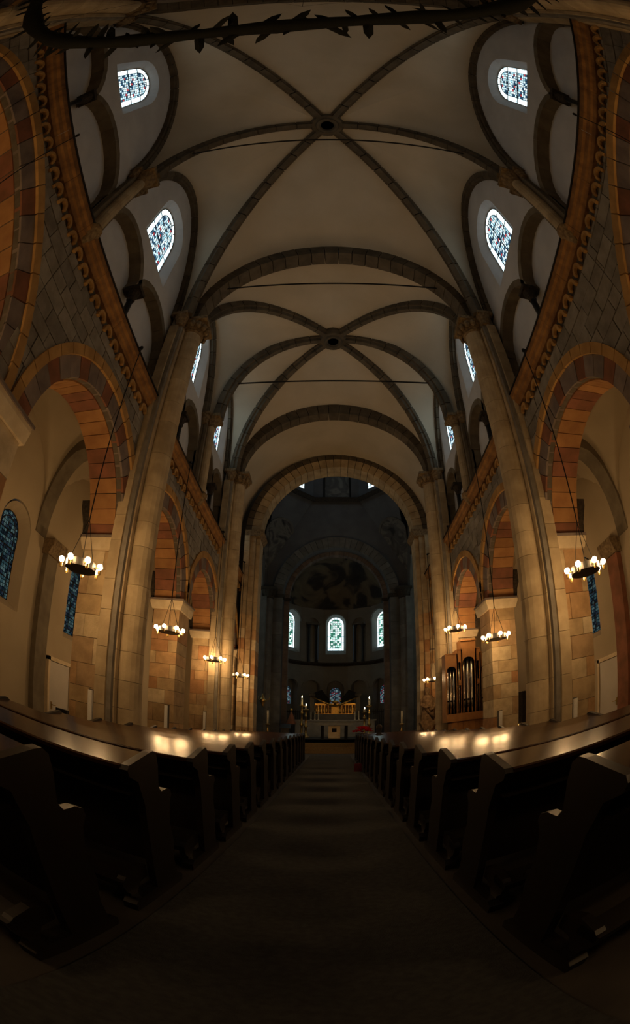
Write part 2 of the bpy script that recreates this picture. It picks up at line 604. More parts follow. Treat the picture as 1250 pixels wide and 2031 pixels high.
# ------------------------------------------------------------------ cornice with its small corbel arches
fa = []
for i in range(9):
    a = pi * i / 8
    fa.append((.165 * cos(a), .15 * sin(a)))
for i in range(8, -1, -1):
    a = pi * i / 8
    fa.append((.1 * cos(a), .09 * sin(a)))
FRZ = mesh('corbel_arch', MB().prism([fa], 'x', -.04, .04).box((-.06, -.18, -.1), (.05, -.1, 0)), M_HOOD)
for sg in (-1, 1):
    co = empty('trim_%d' % (1 if sg < 0 else 2), (sg * W, 6, ZC))
    struct(co, 'carved orange cornice with small corbel arches above the arcade, %s' % SIDE[sg], 'cornice')
    for y0, y1 in ((-10.0, -4.95), (-3.85, 7.52), (8.58, 15.7), (16.7, 20.2)):
        n = max(1, round((y1 - y0) / 1.2))
        for i in range(n):
            a, b = y0 + (y1 - y0) * i / n, y0 + (y1 - y0) * (i + 1) / n
            pf = [(W + .1, ZC - .34), (W - .03, ZC - .33), (W - .06, ZC - .26), (W - .1, ZC - .24), (W - .12, ZC - .15), (W - .17, ZC - .12), (W - .18, ZC), (XU + .3, ZC), (XU + .3, ZC - .34)]
            m = MB().prism([[(sg * p[0], p[1]) for p in pf]], 'y', a + .004, b - .004)
            obj('cornice_stone', m, M_CORN, co)
        n = int((y1 - y0) / .4)
        for i in range(n):
            put('corbel_arch', FRZ, co, (sg * (W - .01), y0 + (i + .5) * (y1 - y0) / n, ZC - .56))
        ml = MB().box((sg * (W - .21), y0, ZC), (sg * (W - .13), y1, ZC + .03))
        obj('edge_moulding', ml, M_IRON, co)


# ------------------------------------------------------------------ stained glass windows
def arc_pts(r, z0, n, a0=pi, a1=0.0):
    return [(r * cos(a0 + (a1 - a0) * i / n), z0 + r * sin(a0 + (a1 - a0) * i / n)) for i in range(n + 1)]


GCACHE = {}


def glazing(style, wd, hs):
    """Panes and lead of a round-headed light: wd wide, straight to hs, centred on x = 0, sill at z = 0."""
    key = (style, wd, hs)
    if key in GCACHE:
        return GCACHE[key]
    r = wd / 2
    bw = wd * .14
    gi, ge = {'main': (M_GL_MAIN, M_GL_EDGE), 'apse': (M_GL_APSE, M_GL_EDGE), 'low': (M_GL_LOW, M_GL_LOW), 'aisle': (M_GL_AISLE, M_GL_AISLE)}[style]
    ri = r - bw
    rows = max(2, round(hs / (wd * .42)))
    g = .008
    P = []

    def pane(poly, m):
        P.append(mesh('pane', MB().prism([poly], 'y', -.006, .006), m))

    for j in range(rows):
        z0, z1 = bw + (hs - bw) * j / rows + g, bw + (hs - bw) * (j + 1) / rows - g
        pane([(-ri + g, z0), (-g, z0), (-g, z1), (-ri + g, z1)], gi)
        pane([(g, z0), (ri - g, z0), (ri - g, z1), (g, z1)], gi)
        pane([(-r + g, z0), (-ri - g, z0), (-ri - g, z1), (-r + g, z1)], ge)
        pane([(ri + g, z0), (r - g, z0), (r - g, z1), (ri + g, z1)], ge)
    for j in range(3):
        x0, x1 = -r + wd * j / 3 + g, -r + wd * (j + 1) / 3 - g
        pane([(x0, g), (x1, g), (x1, bw - g), (x0, bw - g)], ge)
    pane([(-ri + g, hs + g)] + [(q[0] * .97, q[1]) for q in arc_pts(ri - g, hs + g, 12)] + [(ri - g, hs + g)], gi)
    for j in range(7):
        a0, a1 = pi - pi * j / 7 - .03, pi - pi * (j + 1) / 7 + .03
        pane(arc_pts(r - g, hs, 3, a0, a1) + arc_pts(ri + g, hs, 3, a1, a0), ge)
    L = MB()
    t, d = .016, .02

    def bar(x0, z0, x1, z1):
        L.box((min(x0, x1) - t / 2, -d, min(z0, z1) - t / 2), (max(x0, x1) + t / 2, d, max(z0, z1) + t / 2))
    for x in (-ri, 0, ri):
        bar(x, 0 if x else bw, x, hs)
    bar(0, hs, 0, hs + ri)
    for j in range(rows + 1):
        z = bw + (hs - bw) * j / rows
        bar(-r, z, r, z)
    for rr in (r, ri):
        a = arc_pts(rr, hs, 16)
        b = arc_pts(rr - t * 1.3, hs, 16)
        L.prism([a + b[::-1]], 'y', -d, d)
    bar(-r, 0, r, 0)
    bar(-r, 0, -r, hs)
    bar(r, 0, r, hs)
    LM = mesh('lead', L, M_LEAD)
    GCACHE[key] = (P, LM)
    return GCACHE[key]


NWIN = [0]


def window(M, style, wd, hs, label, reveal=None, rm=None):
    """M maps local (x across, y outward, z up) to the world; reveal = (outer half-width, drop of sill, rise, depth towards the room)."""
    NWIN[0] += 1
    root = empty('window_%d' % NWIN[0], (0, 0, 0))
    root.matrix_world = M
    root.rotation_mode = 'QUATERNION'
    struct(root, label, 'window')
    P, LM = glazing(style, wd, hs)
    for me in P:
        o = put('pane', me)
        o.parent = root
    o = put('lead', LM)
    o.parent = root
    if reveal:
        rw, drop, rise, dep = reveal
        r = wd / 2
        a = [(-r, 0), (-r, hs)] + arc_pts(r, hs, 14)[1:-1] + [(r, hs), (r, 0)]
        ro = [(-rw, -drop), (-rw, hs)] + [(q[0] * rw / r, hs + (q[1] - hs) * (r + rise) / r) for q in arc_pts(r, hs, 14)[1:-1]] + [(rw, hs), (rw, -drop)]
        n = len(a)
        vs = [(q[0], .0, q[1]) for q in a] + [(q[0], -dep, q[1]) for q in ro]
        vs += [(q[0] * 1.12, .05, q[1] * 1.05 if q[1] > 0 else q[1] - .05) for q in a] + [(q[0] * 1.02, -dep + .05, q[1] + .02) for q in ro]
        fs = [(i, (i + 1) % n, n + (i + 1) % n, n + i) for i in range(n)]
        fs += [(2 * n + i, 3 * n + i, 3 * n + (i + 1) % n, 2 * n + (i + 1) % n) for i in range(n)]
        o = put('reveal', mesh('reveal', MB().add(vs, fs), rm or M_PLAST))
        o.parent = root
    return root


def frame_x(sg, x, y, z):
    # window in a wall across x: local x along the nave, local y outwards
    return Matrix(((0, sg, 0, x), (-sg, 0, 0, y), (0, 0, 1, z), (0, 0, 0, 1)))


# ------------------------------------------------------------------ gallery and clerestory
COLON = MB().lathe([(.15, 0), (.15, .06), (.11, .1), (.13, .15), (.085, .19), (.08, 1.1)], (0, 0, 0), 12)
COLCAP = MB().lathe([(.085, 1.1), (.11, 1.14), (.1, 1.18), (.17, 1.4)], (0, 0, 0), 10).box((-.2, -.2, 1.4), (.2, .2, 1.5))
ME_COLON = mesh('colonnette', COLON, M_BLACK, True)
ME_COLCAP = mesh('colonnette_capital', COLCAP, M_CAPD)
ZG = 9.66      # springing of the gallery arches
WINZ, WINH = 11.42, 1.5
for sg in (-1, 1):
    for k in range(0, 5):
        y0, y1 = ST[k] + .3, ST[k + 1] - .3
        ym = (ST[k] + ST[k + 1]) / 2
        rr = (y1 - y0) / 4
        o1 = [(ST[k], ZC), (y0, ZC)]
        for cy in (y0 + rr, ym + rr):
            o1 += [(cy - rr * cos(pi * i / 11), ZG + .92 * sin(pi * i / 11)) for i in range(12)]
        o1 += [(y1, ZC), (ST[k + 1], ZC), (ST[k + 1], 15.9), (ST[k], 15.9)]
        rw = 1.08
        hole = [(ym - rw, WINZ - .22), (ym - rw, WINZ + WINH)] + [(ym + q[0] * rw / .8, WINZ + WINH + q[1] * 1.02 / .8) for q in arc_pts(.8, 0, 14)[1:-1]] + [(ym + rw, WINZ + WINH), (ym + rw, WINZ - .22)]
        wl = obj('wall_%s_clerestory' % LR[sg], MB().prism([o1, hole[::-1]], 'x', sg * XU, sg * (XU + .06)), M_PLAST)
        struct(wl, 'white clerestory wall with twin gallery arches, %s, %s' % (bay_name(k), SIDE[sg]), 'wall')
        obj('gallery_back', MB().box((sg * (XU + .3), ST[k], ZC), (sg * (XU + .36), ST[k + 1], 10.75)), M_PLAST, wl)
        for cy in (y0 + rr, ym + rr):
            for i in range(11):
                a0, a1 = pi * i / 11 + .001, pi * (i + 1) / 11 - .001
                pl = [(cy - q * cos(a), ZG + (.92 + q - rr) * sin(a)) for q, a in ((rr - .03, a0), (rr - .03, a1), (rr + .16, a1), (rr + .16, a0))]
                obj('arch_stone', MB().prism([pl], 'x', sg * (XU - .02), sg * (XU + .3)), M_RING, wl)
        for yy, dy in ((y0, -.3), (y1, .3)):
            obj('gallery_jamb', MB().box((sg * (XU - .015), min(yy, yy + dy * .55), ZC), (sg * (XU + .3), max(yy, yy + dy * .55), ZG)), M_RING, wl)
        cn = put('colonnette', ME_COLON, wl, (sg * (XU - .0), ym, ZC))
        put('capital', ME_COLCAP, cn)
        if k >= 0:
            window(frame_x(sg, sg * (XU + .22), ym, WINZ), 'main', 1.6, WINH,
                   'patterned blue-white clerestory window, %s, %s' % (bay_name(k), SIDE[sg]), (1.08, .22, .22, .22))
    # last short bay before the crossing
    k = 5
    ym = (ST[5] + ST[6]) / 2 + .4
    o1 = [(ST[5], ZC), (ST[6] + .3, ZC), (ST[6] + .3, 13.2), (ST[5], 13.2)]
    hole = [(ym - .7, 9.4), (ym - .7, 12.0)] + [(ym + q[0] * 1.0, 12.0 + q[1]) for q in arc_pts(.7, 0, 12)[1:-1]] + [(ym + .7, 12.0), (ym + .7, 9.4)]
    wl = obj('wall_%s_clerestory' % LR[sg], MB().prism([o1, hole[::-1]], 'x', sg * XU, sg * (XU + .06)), M_PLAST)
    struct(wl, 'plain white plaster wall beside the choir arch, %s' % SIDE[sg], 'wall')
    window(frame_x(sg, sg * (XU + .4), ym, 9.8), 'main', 1.0, 2.2, 'narrow clerestory window beside the choir arch, %s' % SIDE[sg], (.7, .4, .2, .4))

# ------------------------------------------------------------------ shafts that carry the vault
for sg in (-1, 1):
    for s in (1, 3, 5):
        y = ST[s]
        sh = empty('vault_shaft', (sg * 3.85, y, 0))
        struct(sh, 'tall stepped shaft from floor to vault, altar end of %s, %s' % (bay_name(s - 1), SIDE[sg]), 'column')
        z, row = 0, 0
        obj('base', MB().lathe([(.42, 0), (.42, .25), (.36, .32), (.38, .4), (.3, .5)], (sg * 3.82, y, 0), 16).box((sg * 3.75, y - .6, 0), (sg * W, y + .6, .42)), M_PALE, sh)
        while z < ZS - .42:
            hh = min(random.uniform(.5, .85), ZS - .4 - z)
            if ZS - .4 - (z + hh) < .25:
                hh = ZS - .4 - z
            zz = z + .5 if z == 0 else z + .004
            if z + hh - .004 > zz:
                obj('drum', MB().lathe([(.275, 0), (.275, z + hh - .004 - zz)], (sg * 3.82, y, zz), 18), M_SHAFT, sh, False)
            zz = max(zz, .43)
            block('step_stone', (sg * 3.93, y - .4, zz), (sg * 4.12, y - .27, z + hh - .004), M_SHAFT, sh)
            block('step_stone', (sg * 3.93, y + .27, zz), (sg * 4.12, y + .4, z + hh - .004), M_SHAFT, sh)
            block('step_stone', (sg * 4.06, y - .56, zz), (sg * 4.3, y - .44, z + hh - .004), M_SHAFT, sh)
            block('step_stone', (sg * 4.06, y + .44, zz), (sg * 4.3, y + .56, z + hh - .004), M_SHAFT, sh)
            z += hh
            row += 1
        obj('backing', MB().box((sg * 3.96, y - .5, 0), (sg * (W + .1), y + .5, ZS)), M_TUFF, sh)
        cp = MB().lathe([(.29, ZS - .42), (.33, ZS - .38), (.3, ZS - .34), (.45, ZS - .06)], (sg * 3.82, y, 0), 12)
        cp.box((sg * 3.36, y - .42, ZS - .06), (sg * 4.25, y + .42, ZS + .06))
        for t in (-.5, .5):
            cp.lathe([(.12, ZS - .4), (.13, ZS - .34), (.22, ZS - .06)], (sg * 4.05, y + t, 0), 8).box((sg * 3.86, y + t - .2, ZS - .06), (sg * 4.3, y + t + .2, ZS + .05))
        obj('capital', cp, M_CAP, sh)
        for i in range(7):
            a = pi / 2 + pi * (i + .5) / 7 if sg > 0 else -pi / 2 + pi * (i + .5) / 7
            obj('carved_leaf', MB().sphere((sg * 3.82 + .4 * cos(a), y + .4 * sin(a), ZS - .2), .085, 6, 5, (1, 1, 1.6)), M_CAP, sh, True)
    for s in (2, 4):
        y = ST[s]
        sh = empty('vault_shaft', (sg * 4.15, y, ZC))
        struct(sh, 'round shaft rising from the cornice, altar end of %s, %s' % (bay_name(s - 1), SIDE[sg]), 'column')
        obj('corbel', MB().lathe([(.05, ZC - .32), (.2, ZC - .06), (.24, ZC), (.24, ZC + .05), (.17, ZC + .12)], (sg * 4.13, y, 0), 12), M_CAP, sh)
        for i in range(5):
            za, zb = ZC + .12 + i * .5, ZC + .12 + (i + 1) * .5 - .006
            obj('drum', MB().lathe([(.16, za), (.16, min(zb, ZS - .35))], (sg * 4.13, y, 0), 14), M_SHAFT, sh)
            for t in (-.22, .22):
                obj('side_shaft', MB().lathe([(.07, za), (.07, min(zb, ZS - .35))], (sg * 4.3, y + t, 0), 8), M_RIB, sh)
        obj('backing', MB().box((sg * 4.2, y - .28, ZC), (sg * (XU + .02), y + .28, ZS)), M_RING, sh)
        cp = MB().lathe([(.17, ZS - .38), (.2, ZS - .34), (.18, ZS - .3), (.32, ZS - .06)], (sg * 4.13, y, 0), 12).box((sg * 3.8, y - .32, ZS - .06), (sg * 4.42, y + .32, ZS + .06))
        for t in (-.3, .3):
            cp.lathe([(.08, ZS - .36), (.16, ZS - .06)], (sg * 4.28, y + t, 0), 8).box((sg * 4.12, y + t - .16, ZS - .06), (sg * 4.42, y + t + .16, ZS + .05))
        obj('capital', cp, M_CAP, sh)


# ------------------------------------------------------------------ vaults
def quarter(A, K, n=24, a1=pi / 2):
    A, K = Vector(A), Vector(K)
    pts = []
    for i in range(n + 1):
        a = a1 * i / n
        s, c = sin(a), 1 - cos(a)
        pts.append(Vector((A.x + (K.x - A.x) * c, A.y + (K.y - A.y) * c, A.z + (K.z - A.z) * s)))
    return pts


def resample(P, n):
    d = [0]
    for i in range(len(P) - 1):
        d.append(d[-1] + (P[i + 1] - P[i]).length)
    out = []
    j = 0
    for i in range(n + 1):
        t = d[-1] * i / n
        while j < len(P) - 2 and d[j + 1] < t:
            j += 1
        s = (t - d[j]) / max(d[j + 1] - d[j], 1e-9)
        out.append(P[j].lerp(P[j + 1], min(max(s, 0), 1)))
    return out


def sweep(P, sec, centre):
    """Sweep a section of (across, towards the room) points along a path."""
    mb = MB()
    n = len(sec)
    vs, fs = [], []
    for k, p in enumerate(P):
        t = (P[min(k + 1, len(P) - 1)] - P[max(k - 1, 0)]).normalized()
        side = t.cross(Vector((0, 0, 1)))
        if side.length < 1e-3:
            h = Vector((P[-1].x - P[0].x, P[-1].y - P[0].y, 0)).normalized()
            side = h.cross(Vector((0, 0, 1)))
        side.normalize()
        nn = side.cross(t)
        if nn.dot(centre - p) < 0:
            nn = -nn
        for a, b in sec:
            vs.append(p + side * a + nn * b)
    for k in range(len(P) - 1):
        for i in range(n):
            j = (i + 1) % n
            fs.append((k * n + i, k * n + j, (k + 1) * n + j, (k + 1) * n + i))
    fs.append(tuple(range(n)))
    fs.append(tuple((len(P) - 1) * n + i for i in reversed(range(n))))
    return mb.add(vs, fs)


def rib(parent, P, wd, dp, centre, nst, name='rib', stones=True, m=M_RIB):
    P = resample(P, nst * 3)
    h = wd / 2
    r = obj(name, sweep(P, [(-h * .8, -.06), (h * .8, -.06), (h * .8, dp * .45), (-h * .8, dp * .45)], centre), M_CAPD, parent)
    if stones:
        sec = [(-h, -.08), (h, -.08), (h, dp * .5), (h * .62, dp * .55), (h * .5, dp), (-h * .5, dp), (-h * .62, dp * .55), (-h, dp * .5)]
        for i in range(nst):
            Q = P[i * 3:i * 3 + 4]
            Q = [Q[0].lerp(Q[1], .09), Q[1], Q[2], Q[3].lerp(Q[2], .09)]
            obj('stone', sweep(Q, sec, centre), m, r)
    return r


def loft(parent, C1, C2, bulge, name='web', m=M_VAULT):
    n = 20
    A, B = resample(C1, n), resample(C2, n)

    def fn(u, v):
        i = round(v * n)
        p = A[i].lerp(B[i], u)
        p = p + Vector((0, 0, bulge * sin(pi * u) * sin(pi * min(v, .85))))
        return tuple(p)
    return obj(name, MB().grid(fn, 6, n), m, parent, True)


def sexpartite(y0, ym, y1, zk, ztr0, ztr1, label, num):
    ce = empty('ceiling', (0, ym, ZS))
    struct(ce, label, 'ceiling')
    cen = Vector((0, ym, ZS - 2))
    K = Vector((0, ym, zk))
    ZF = min(zk - .75, 15.15)
    for sg in (-1, 1):
        mids = quarter((sg * 4.02, ym, ZS), K)
        kk = K + Vector((sg * .3, 0, -.0))
        rib(ce, quarter((sg * 4.0, ym, ZS), kk), .34, .26, cen, 10)
        for yy, s2, ztr in ((y0, 1, ztr0), (y1, -1, ztr1)):
            A = Vector((sg * 3.98, yy + s2 * .42, ZS))
            dg = quarter(A, K)
            d = (K - A)
            d.z = 0
            d.normalize()
            rib(ce, quarter(A, K - d * .3), .34, .26, cen, 12)
            # wall rib of the half bay
            yf = (yy + ym) / 2
            F1 = quarter((sg * (XU - .06), yy + s2 * .36, ZS), (sg * (XU - .06), yf, ZF))
            F2 = quarter((sg * (XU - .06), ym - s2 * .26, ZS), (sg * (XU - .06), yf, ZF))
            cf = Vector((sg * (XU - .06), yf, ZS - .5))
            rib(ce, F1, .24, .2, cf, 8, 'wall_rib')
            rib(ce, F2, .24, .2, cf, 8, 'wall_rib')
            E1 = [Vector((sg * (XU + .06), p.y, p.z)) for p in F1]
            E2 = [Vector((sg * (XU + .06), p.y, p.z)) for p in F2]
            loft(ce, E1, dg, .16)
            loft(ce, E2, mids, .16)
            T = quarter((sg * 3.95, yy + s2 * .1, ZS), (0, yy + s2 * .1, ztr))
            loft(ce, T, dg, .12)
    ks = MB()
    ks.lathe([(.2, -.26), (.25, -.34), (.33, -.36), (.37, -.28), (.47, -.26), (.53, -.12), (.53, .2), (.2, .2), (.2, -.26)], (0, ym, zk), 24)
    obj('keystone', ks, M_RIB, ce)
    obj('keystone_eye', MB().lathe([(.21, .12), (.21, .18)], (0, ym, zk), 20), M_DARK, ce)
    return ce


sexpartite(ST[1], ST[2], ST[3], 16.15, 15.05, 15.05, 'six-part ribbed vault of cream plaster over the fourth and fifth bays, largest ring keystone', 1)
sexpartite(ST[3], ST[4], ST[5], 15.15, 15.05, 14.65, 'six-part ribbed vault of cream plaster over the second and third bays from the choir arch', 2)
# plain vault behind
b = empty('ceiling', (0, -8, ZS))
struct(b, 'cream plaster vault of the entrance end above the dark garland', 'ceiling')
obj('web', MB().grid(lambda u, v: (-(XU + .05) * cos(pi * u), -11.2 + 7.0 * v, ZS + 3.9 * sin(pi * u)), 24, 1), M_VAULT, b, True)
eb = obj('wall_entrance', MB().box((-AX - .3, -11.5, 0), (AX + .3, -11.2, 16)), M_PLAST)
struct(eb, 'plain plaster end wall of the nave', 'wall')


def arch_band(name, label, y, half, rise, zs, wy, dp, n, m, x0=0.0, soff=None):
    """A free arch of voussoirs across the nave, soffit curve half x rise above zs."""
    t = empty(name, (x0, y, zs))
    struct(t, label, 'arch')
    for i in range(n):
        a0, a1 = pi * i / n + .003, pi * (i + 1) / n - .003
        am = (a0 + a1) / 2
        pl = [(x0 - (half + d) * cos(a), zs + (rise + d) * sin(a)) for d, a in ((0, a0), (0, am), (0, a1), (dp, a1), (dp, am), (dp, a0))]
        j = random.uniform(-.006, .006)
        obj('voussoir', MB().prism([pl], 'y', y - wy / 2 + j, y + wy / 2 - j), m, t)
    return t


for s, rise in ((1, 3.45), (3, 3.45), (5, 3.0)):
    arch_band('transverse_arch', 'broad stone transverse arch dividing the vaults, altar end of %s' % bay_name(s - 1), ST[s], 3.72, rise, ZS + .06, .5, .5, 27, M_RIB)
# barrel bay
bv = empty('ceiling', (0, 18, ZS))
struct(bv, 'short cream plaster barrel vault in front of the choir arch', 'ceiling')
obj('web', MB().grid(lambda u, v: (-(XU + .05) * cos(pi * u), 16.3 + 3.9 * v, 10.3 + 4.25 * sin(pi * u)), 28, 1), M_VAULT, bv, True)

# tie rods
for s, z in ((2, 13.0), (3, 13.0), (4, 12.75)):
    r = obj('tie_rod', MB().tube([(-3.75, ST[s], z), (3.75, ST[s], z)], .028, 6), M_IRON)
    tag(r, 'thin dark iron tie rod spanning the nave %s' % {2: 'below the largest ring keystone', 3: 'under the arch between the two ribbed vaults', 4: 'below the smaller ring keystone'}[s], 'tie rod')

# ------------------------------------------------------------------ aisles
for sg in (-1, 1):
    holes = []
    wins = []
    for k in range(1, 6):
        ym = (OPEN[k][0] + OPEN[k][1]) / 2 + (1.3 if k == 2 else .25)
        r = .62
        holes.append([(ym - r, 2.9), (ym - r, 4.6)] + [(ym + q[0], 4.6 + q[1]) for q in arc_pts(r, 0, 12)[1:-1]] + [(ym + r, 4.6), (ym + r, 2.9)])
        wins.append((k, ym))
    o1 = [(-11.3, 0), (-11.3, 8), (20.3, 8), (20.3, 0)]
    wl = obj('wall_%s_aisle' % LR[sg], MB().prism([o1] + [h[::-1] for h in holes], 'x', sg * AX, sg * (AX + .08)), M_AISLE)
    struct(wl, 'cream plaster outer wall of the side aisle, %s' % SIDE[sg], 'wall')
    for k, ym in wins:
        window(frame_x(sg, sg * (AX + .3), ym, 3.1), 'aisle', .9, 1.45, 'dim coloured aisle window behind the %s, %s' % (bay_name(k), SIDE[sg]), (.62, .2, .17, .3), M_AISLE)
    cl = empty('ceiling', (sg * 6.6, 6, 5))
    struct(cl, 'cream plaster groin vaults of the side aisle, %s' % SIDE[sg], 'ceiling')
    for k in range(0, 6):
        ya, yb = ST[k], ST[k + 1]

        def fn(u, v, ya=ya, yb=yb):
            h = max(2.35 * sqrt(max(0, 1 - (2 * u - 1) ** 2)), 2.35 * sqrt(max(0, 1 - (2 * v - 1) ** 2)))
            return (sg * (4.97 + (AX + .02 - 4.97) * u), ya + (yb - ya) * v, 4.95 + h)
        obj('groin_vault', MB().grid(fn, 24, 24), M_AISLE, cl, True)
    for s in range(1, 7):
        pl = []
        n = 12
        for i in range(n + 1):
            a = pi * i / n
            pl.append((5.84 - .84 * cos(a), 4.9 + 2.12 * sin(a)))
        pl2 = [(5.84 - .88 * cos(pi * i / n), 4.9 + 2.42 * sin(pi * i / n)) for i in range(n, -1, -1)]
        m = MB().prism([[(sg * p[0], p[1]) for p in pl + pl2]], 'y', ST[s] - .24, ST[s] + .24)
        t = obj('aisle_arch', m, M_RING)
        struct(t, 'plain arch across the aisle, altar end of %s, %s' % (bay_name(s - 1), SIDE[sg]), 'arch')
        rp = empty('aisle_pilaster', (sg * AX, ST[s], 0))
        struct(rp, 'flat pilaster on the aisle wall, altar end of %s, %s' % (bay_name(s - 1), SIDE[sg]), 'pilaster')
        obj('shaft', MB().box((sg * (AX - .16), ST[s] + .3, 0), (sg * AX, ST[s] + .8, 4.7)), M_BROWN if sg > 0 else M_RING, rp)
        obj('capital', MB().prism([[(sg * (AX - .22), 4.55), (sg * (AX - .36), 4.8), (sg * (AX - .36), 4.92), (sg * AX, 4.92), (sg * AX, 4.55)]], 'y', ST[s] + .22, ST[s] + .88), M_CAP, rp)
    # aisle end wall
    e = obj('wall_%s_aisle_end' % LR[sg], MB().box((sg * 4.98, 20.0, 0), (sg * (AX + .1), 20.3, 8)), M_AISLE)
    struct(e, 'plaster end wall closing the side aisle, %s' % SIDE[sg], 'wall')
    # door
    dy = 9.3 if sg < 0 else 9.0
    d = empty('door_%d' % (1 if sg < 0 else 2), (sg * AX, dy, 0))
    struct(d, 'pale painted door with lever handle in the aisle wall, %s' % SIDE[sg], 'door')
    obj('leaf', MB().box((sg * (AX - .07), dy - .12, .02), (sg * (AX - .02), dy + .85, 2.15)), M_DOOR, d)
    obj('door_frame', MB().box((sg * (AX - .1), dy - .22, 0), (sg * AX, dy - .13, 2.25)).box((sg * (AX - .1), dy + .86, 0), (sg * AX, dy + .95, 2.25)).box((sg * (AX - .1), dy - .22, 2.16), (sg * AX, dy + .95, 2.26)), M_PALE, d)
    obj('handle', MB().tube([(sg * (AX - .07), dy, 1.02), (sg * (AX - .14), dy, 1.02), (sg * (AX - .14), dy + .13, 1.02)], .012, 6).box((sg * (AX - .085), dy - .025, .9), (sg * (AX - .07), dy + .025, 1.1)), M_BRASS, d)

bx = empty('cabinet_speaker', (-6.1, 9.2, 0))
tag(bx, 'black box speaker standing on the floor behind the main pier opposite the organ', 'speaker')
obj('case', MB().box((-6.3, 9.05, 0), (-5.95, 9.4, 1.0)), M_BLACK, bx)
obj('grille', MB().box((-6.27, 9.03, .08), (-5.98, 9.05, .94)), M_DARK, bx)

# ------------------------------------------------------------------ choir arch and crossing
TY, CH = 20.0, .15
N = 32
R3 = 3.52
out = [(-AX - .3, 0), (-AX - .3, 15.6), (AX + .3, 15.6), (AX + .3, 0), (CH + R3 + .02, 0)] + [(CH + (R3 + .02) * cos(pi * i / N), 10.3 + (R3 + .02) * sin(pi * i / N)) for i in range(N + 1)] + [(CH - R3 - .02, 0)]
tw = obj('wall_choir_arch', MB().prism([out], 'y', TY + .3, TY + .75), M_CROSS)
struct(tw, 'stone wall at the end of the nave pierced by the tall choir arch', 'wall')
arch_band('choir_arch', 'great round choir arch of yellowish stone opening to the dark crossing', TY + .25, R3, R3, 10.3, .9, .45, 33, M_SHAFT, CH)
arch_band('choir_arch_hood', 'outer stepped ring of stone around the choir arch', TY - .06, R3 + .45, R3 + .45, 10.3, .3, .28, 33, M_RIB, CH)
for sg in (-1, 1):
    p = empty('choir_pier', (CH + sg * 3.8, TY, 0))
    struct(p, 'stepped stone pier carrying the choir arch, %s' % SIDE[sg], 'pier')
    z = 0.0
    while z < 10.0:
        hh = min(random.uniform(.45, .7), 10.02 - z)
        for xa, xb, ya, yb in ((3.52, 3.72, TY - .2, TY + .7), (3.72, 3.95, TY - .42, TY + .3), (3.95, 4.2, TY - .6, TY + .3)):
            block('stone', (CH + sg * xa, ya, z + .004), (CH + sg * (xb - .015), yb, z + hh - .004), M_PIER if z < 6 else M_SHAFT, p)
        z += hh
    obj('base', MB().box((CH + sg * 3.44, TY - .75, 0), (CH + sg * 4.2, TY - .6, .9)).box((CH + sg * 3.44, TY - .6, 0), (CH + sg * 3.52, TY + .7, .9)), M_PALE, p)
    m = MB().prism([[(CH + sg * 3.5, 10.0), (CH + sg * 3.34, 10.22), (CH + sg * 3.34, 10.32), (CH + sg * 4.2, 10.32), (CH + sg * 4.2, 10.0)]], 'y', TY - .55, TY + .8)
    obj('capital', m, M_CAP, p)

# crossing walls with great side arches
CY0, CY1 = 20.75, 28.2
for sg in (-1, 1):
    ym = (CY0 + CY1) / 2
    rr = 2.95
    out = [(CY0, 0), (CY0, 16.6), (CY1, 16.6), (CY1, 0), (ym + rr, 0)] + [(ym + rr * cos(pi * i / 20), 9.6 + rr * sin(pi * i / 20)) for i in range(21)] + [(ym - rr, 0)]
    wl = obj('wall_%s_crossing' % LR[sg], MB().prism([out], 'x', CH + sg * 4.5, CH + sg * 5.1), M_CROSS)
    struct(wl, 'dark crossing wall with a tall side arch, %s' % SIDE[sg], 'wall')
    tr = MB().grid(lambda u, v: (CH + sg * (5.1 + 3.6 * sin(pi * u)), ym - 3.6 * cos(pi * u), 14 * v), 16, 1)
    tr.grid(lambda u, v: (CH + sg * (5.1 + 3.6 * sin(pi * u) * cos(v * pi / 2)), ym - 3.6 * cos(pi * u) * cos(v * pi / 2), 10 + 3.6 * sin(v * pi / 2)), 16, 8)
    t = obj('wall_%s_transept' % LR[sg], tr, M_CROSSP)
    struct(t, 'curved plaster wall of the transept apse, %s' % SIDE[sg], 'wall')
    for a in (-.62, 0, .62):
        x, y = CH + sg * (5.1 + 3.5 * cos(a)), ym + 3.5 * sin(a)
        fx = Vector((cos(a) * sg, sin(a), 0))
        ax = Vector((0, 0, 1)).cross(fx)
        ax = Vector((fx.y, -fx.x, 0))
        M = Matrix(((ax.x, fx.x, 0, x), (ax.y, fx.y, 0, y), (0, 0, 1, 6.6), (0, 0, 0, 1)))
        window(M, 'apse', 1.4, 3.0, 'tall transept window %s, %s' % ({-.62: 'next to the nave', 0: 'in the middle of its apse', .62: 'next to the high altar'}[a], SIDE[sg]))
    for yy, nm in ((CY0 + .35, 'nave'), (CY1 - .4, 'apse')):
        cq = empty('crossing_column', (CH + sg * 4.1, yy, 0))
        struct(cq, 'dark half column of the crossing towards the %s, %s' % (nm, SIDE[sg]), 'column')
        for i in range(11):
            obj('drum', MB().lathe([(.34, 0), (.34, .85)], (CH + sg * 4.2, yy, .0 + i * .86), 16), M_CROSS, cq)
        obj('backing', MB().box((CH + sg * 4.2, yy - .45, 0), (CH + sg * 4.55, yy + .45, 9.5)), M_CROSS, cq)
        obj('capital', MB().lathe([(.36, 9.46), (.4, 9.52), (.38, 9.58), (.58, 9.95)], (CH + sg * 4.2, yy, 0), 14).box((CH + sg * 3.6, yy - .6, 9.95), (CH + sg * 4.6, yy + .6, 10.1)), M_CAPD, cq)

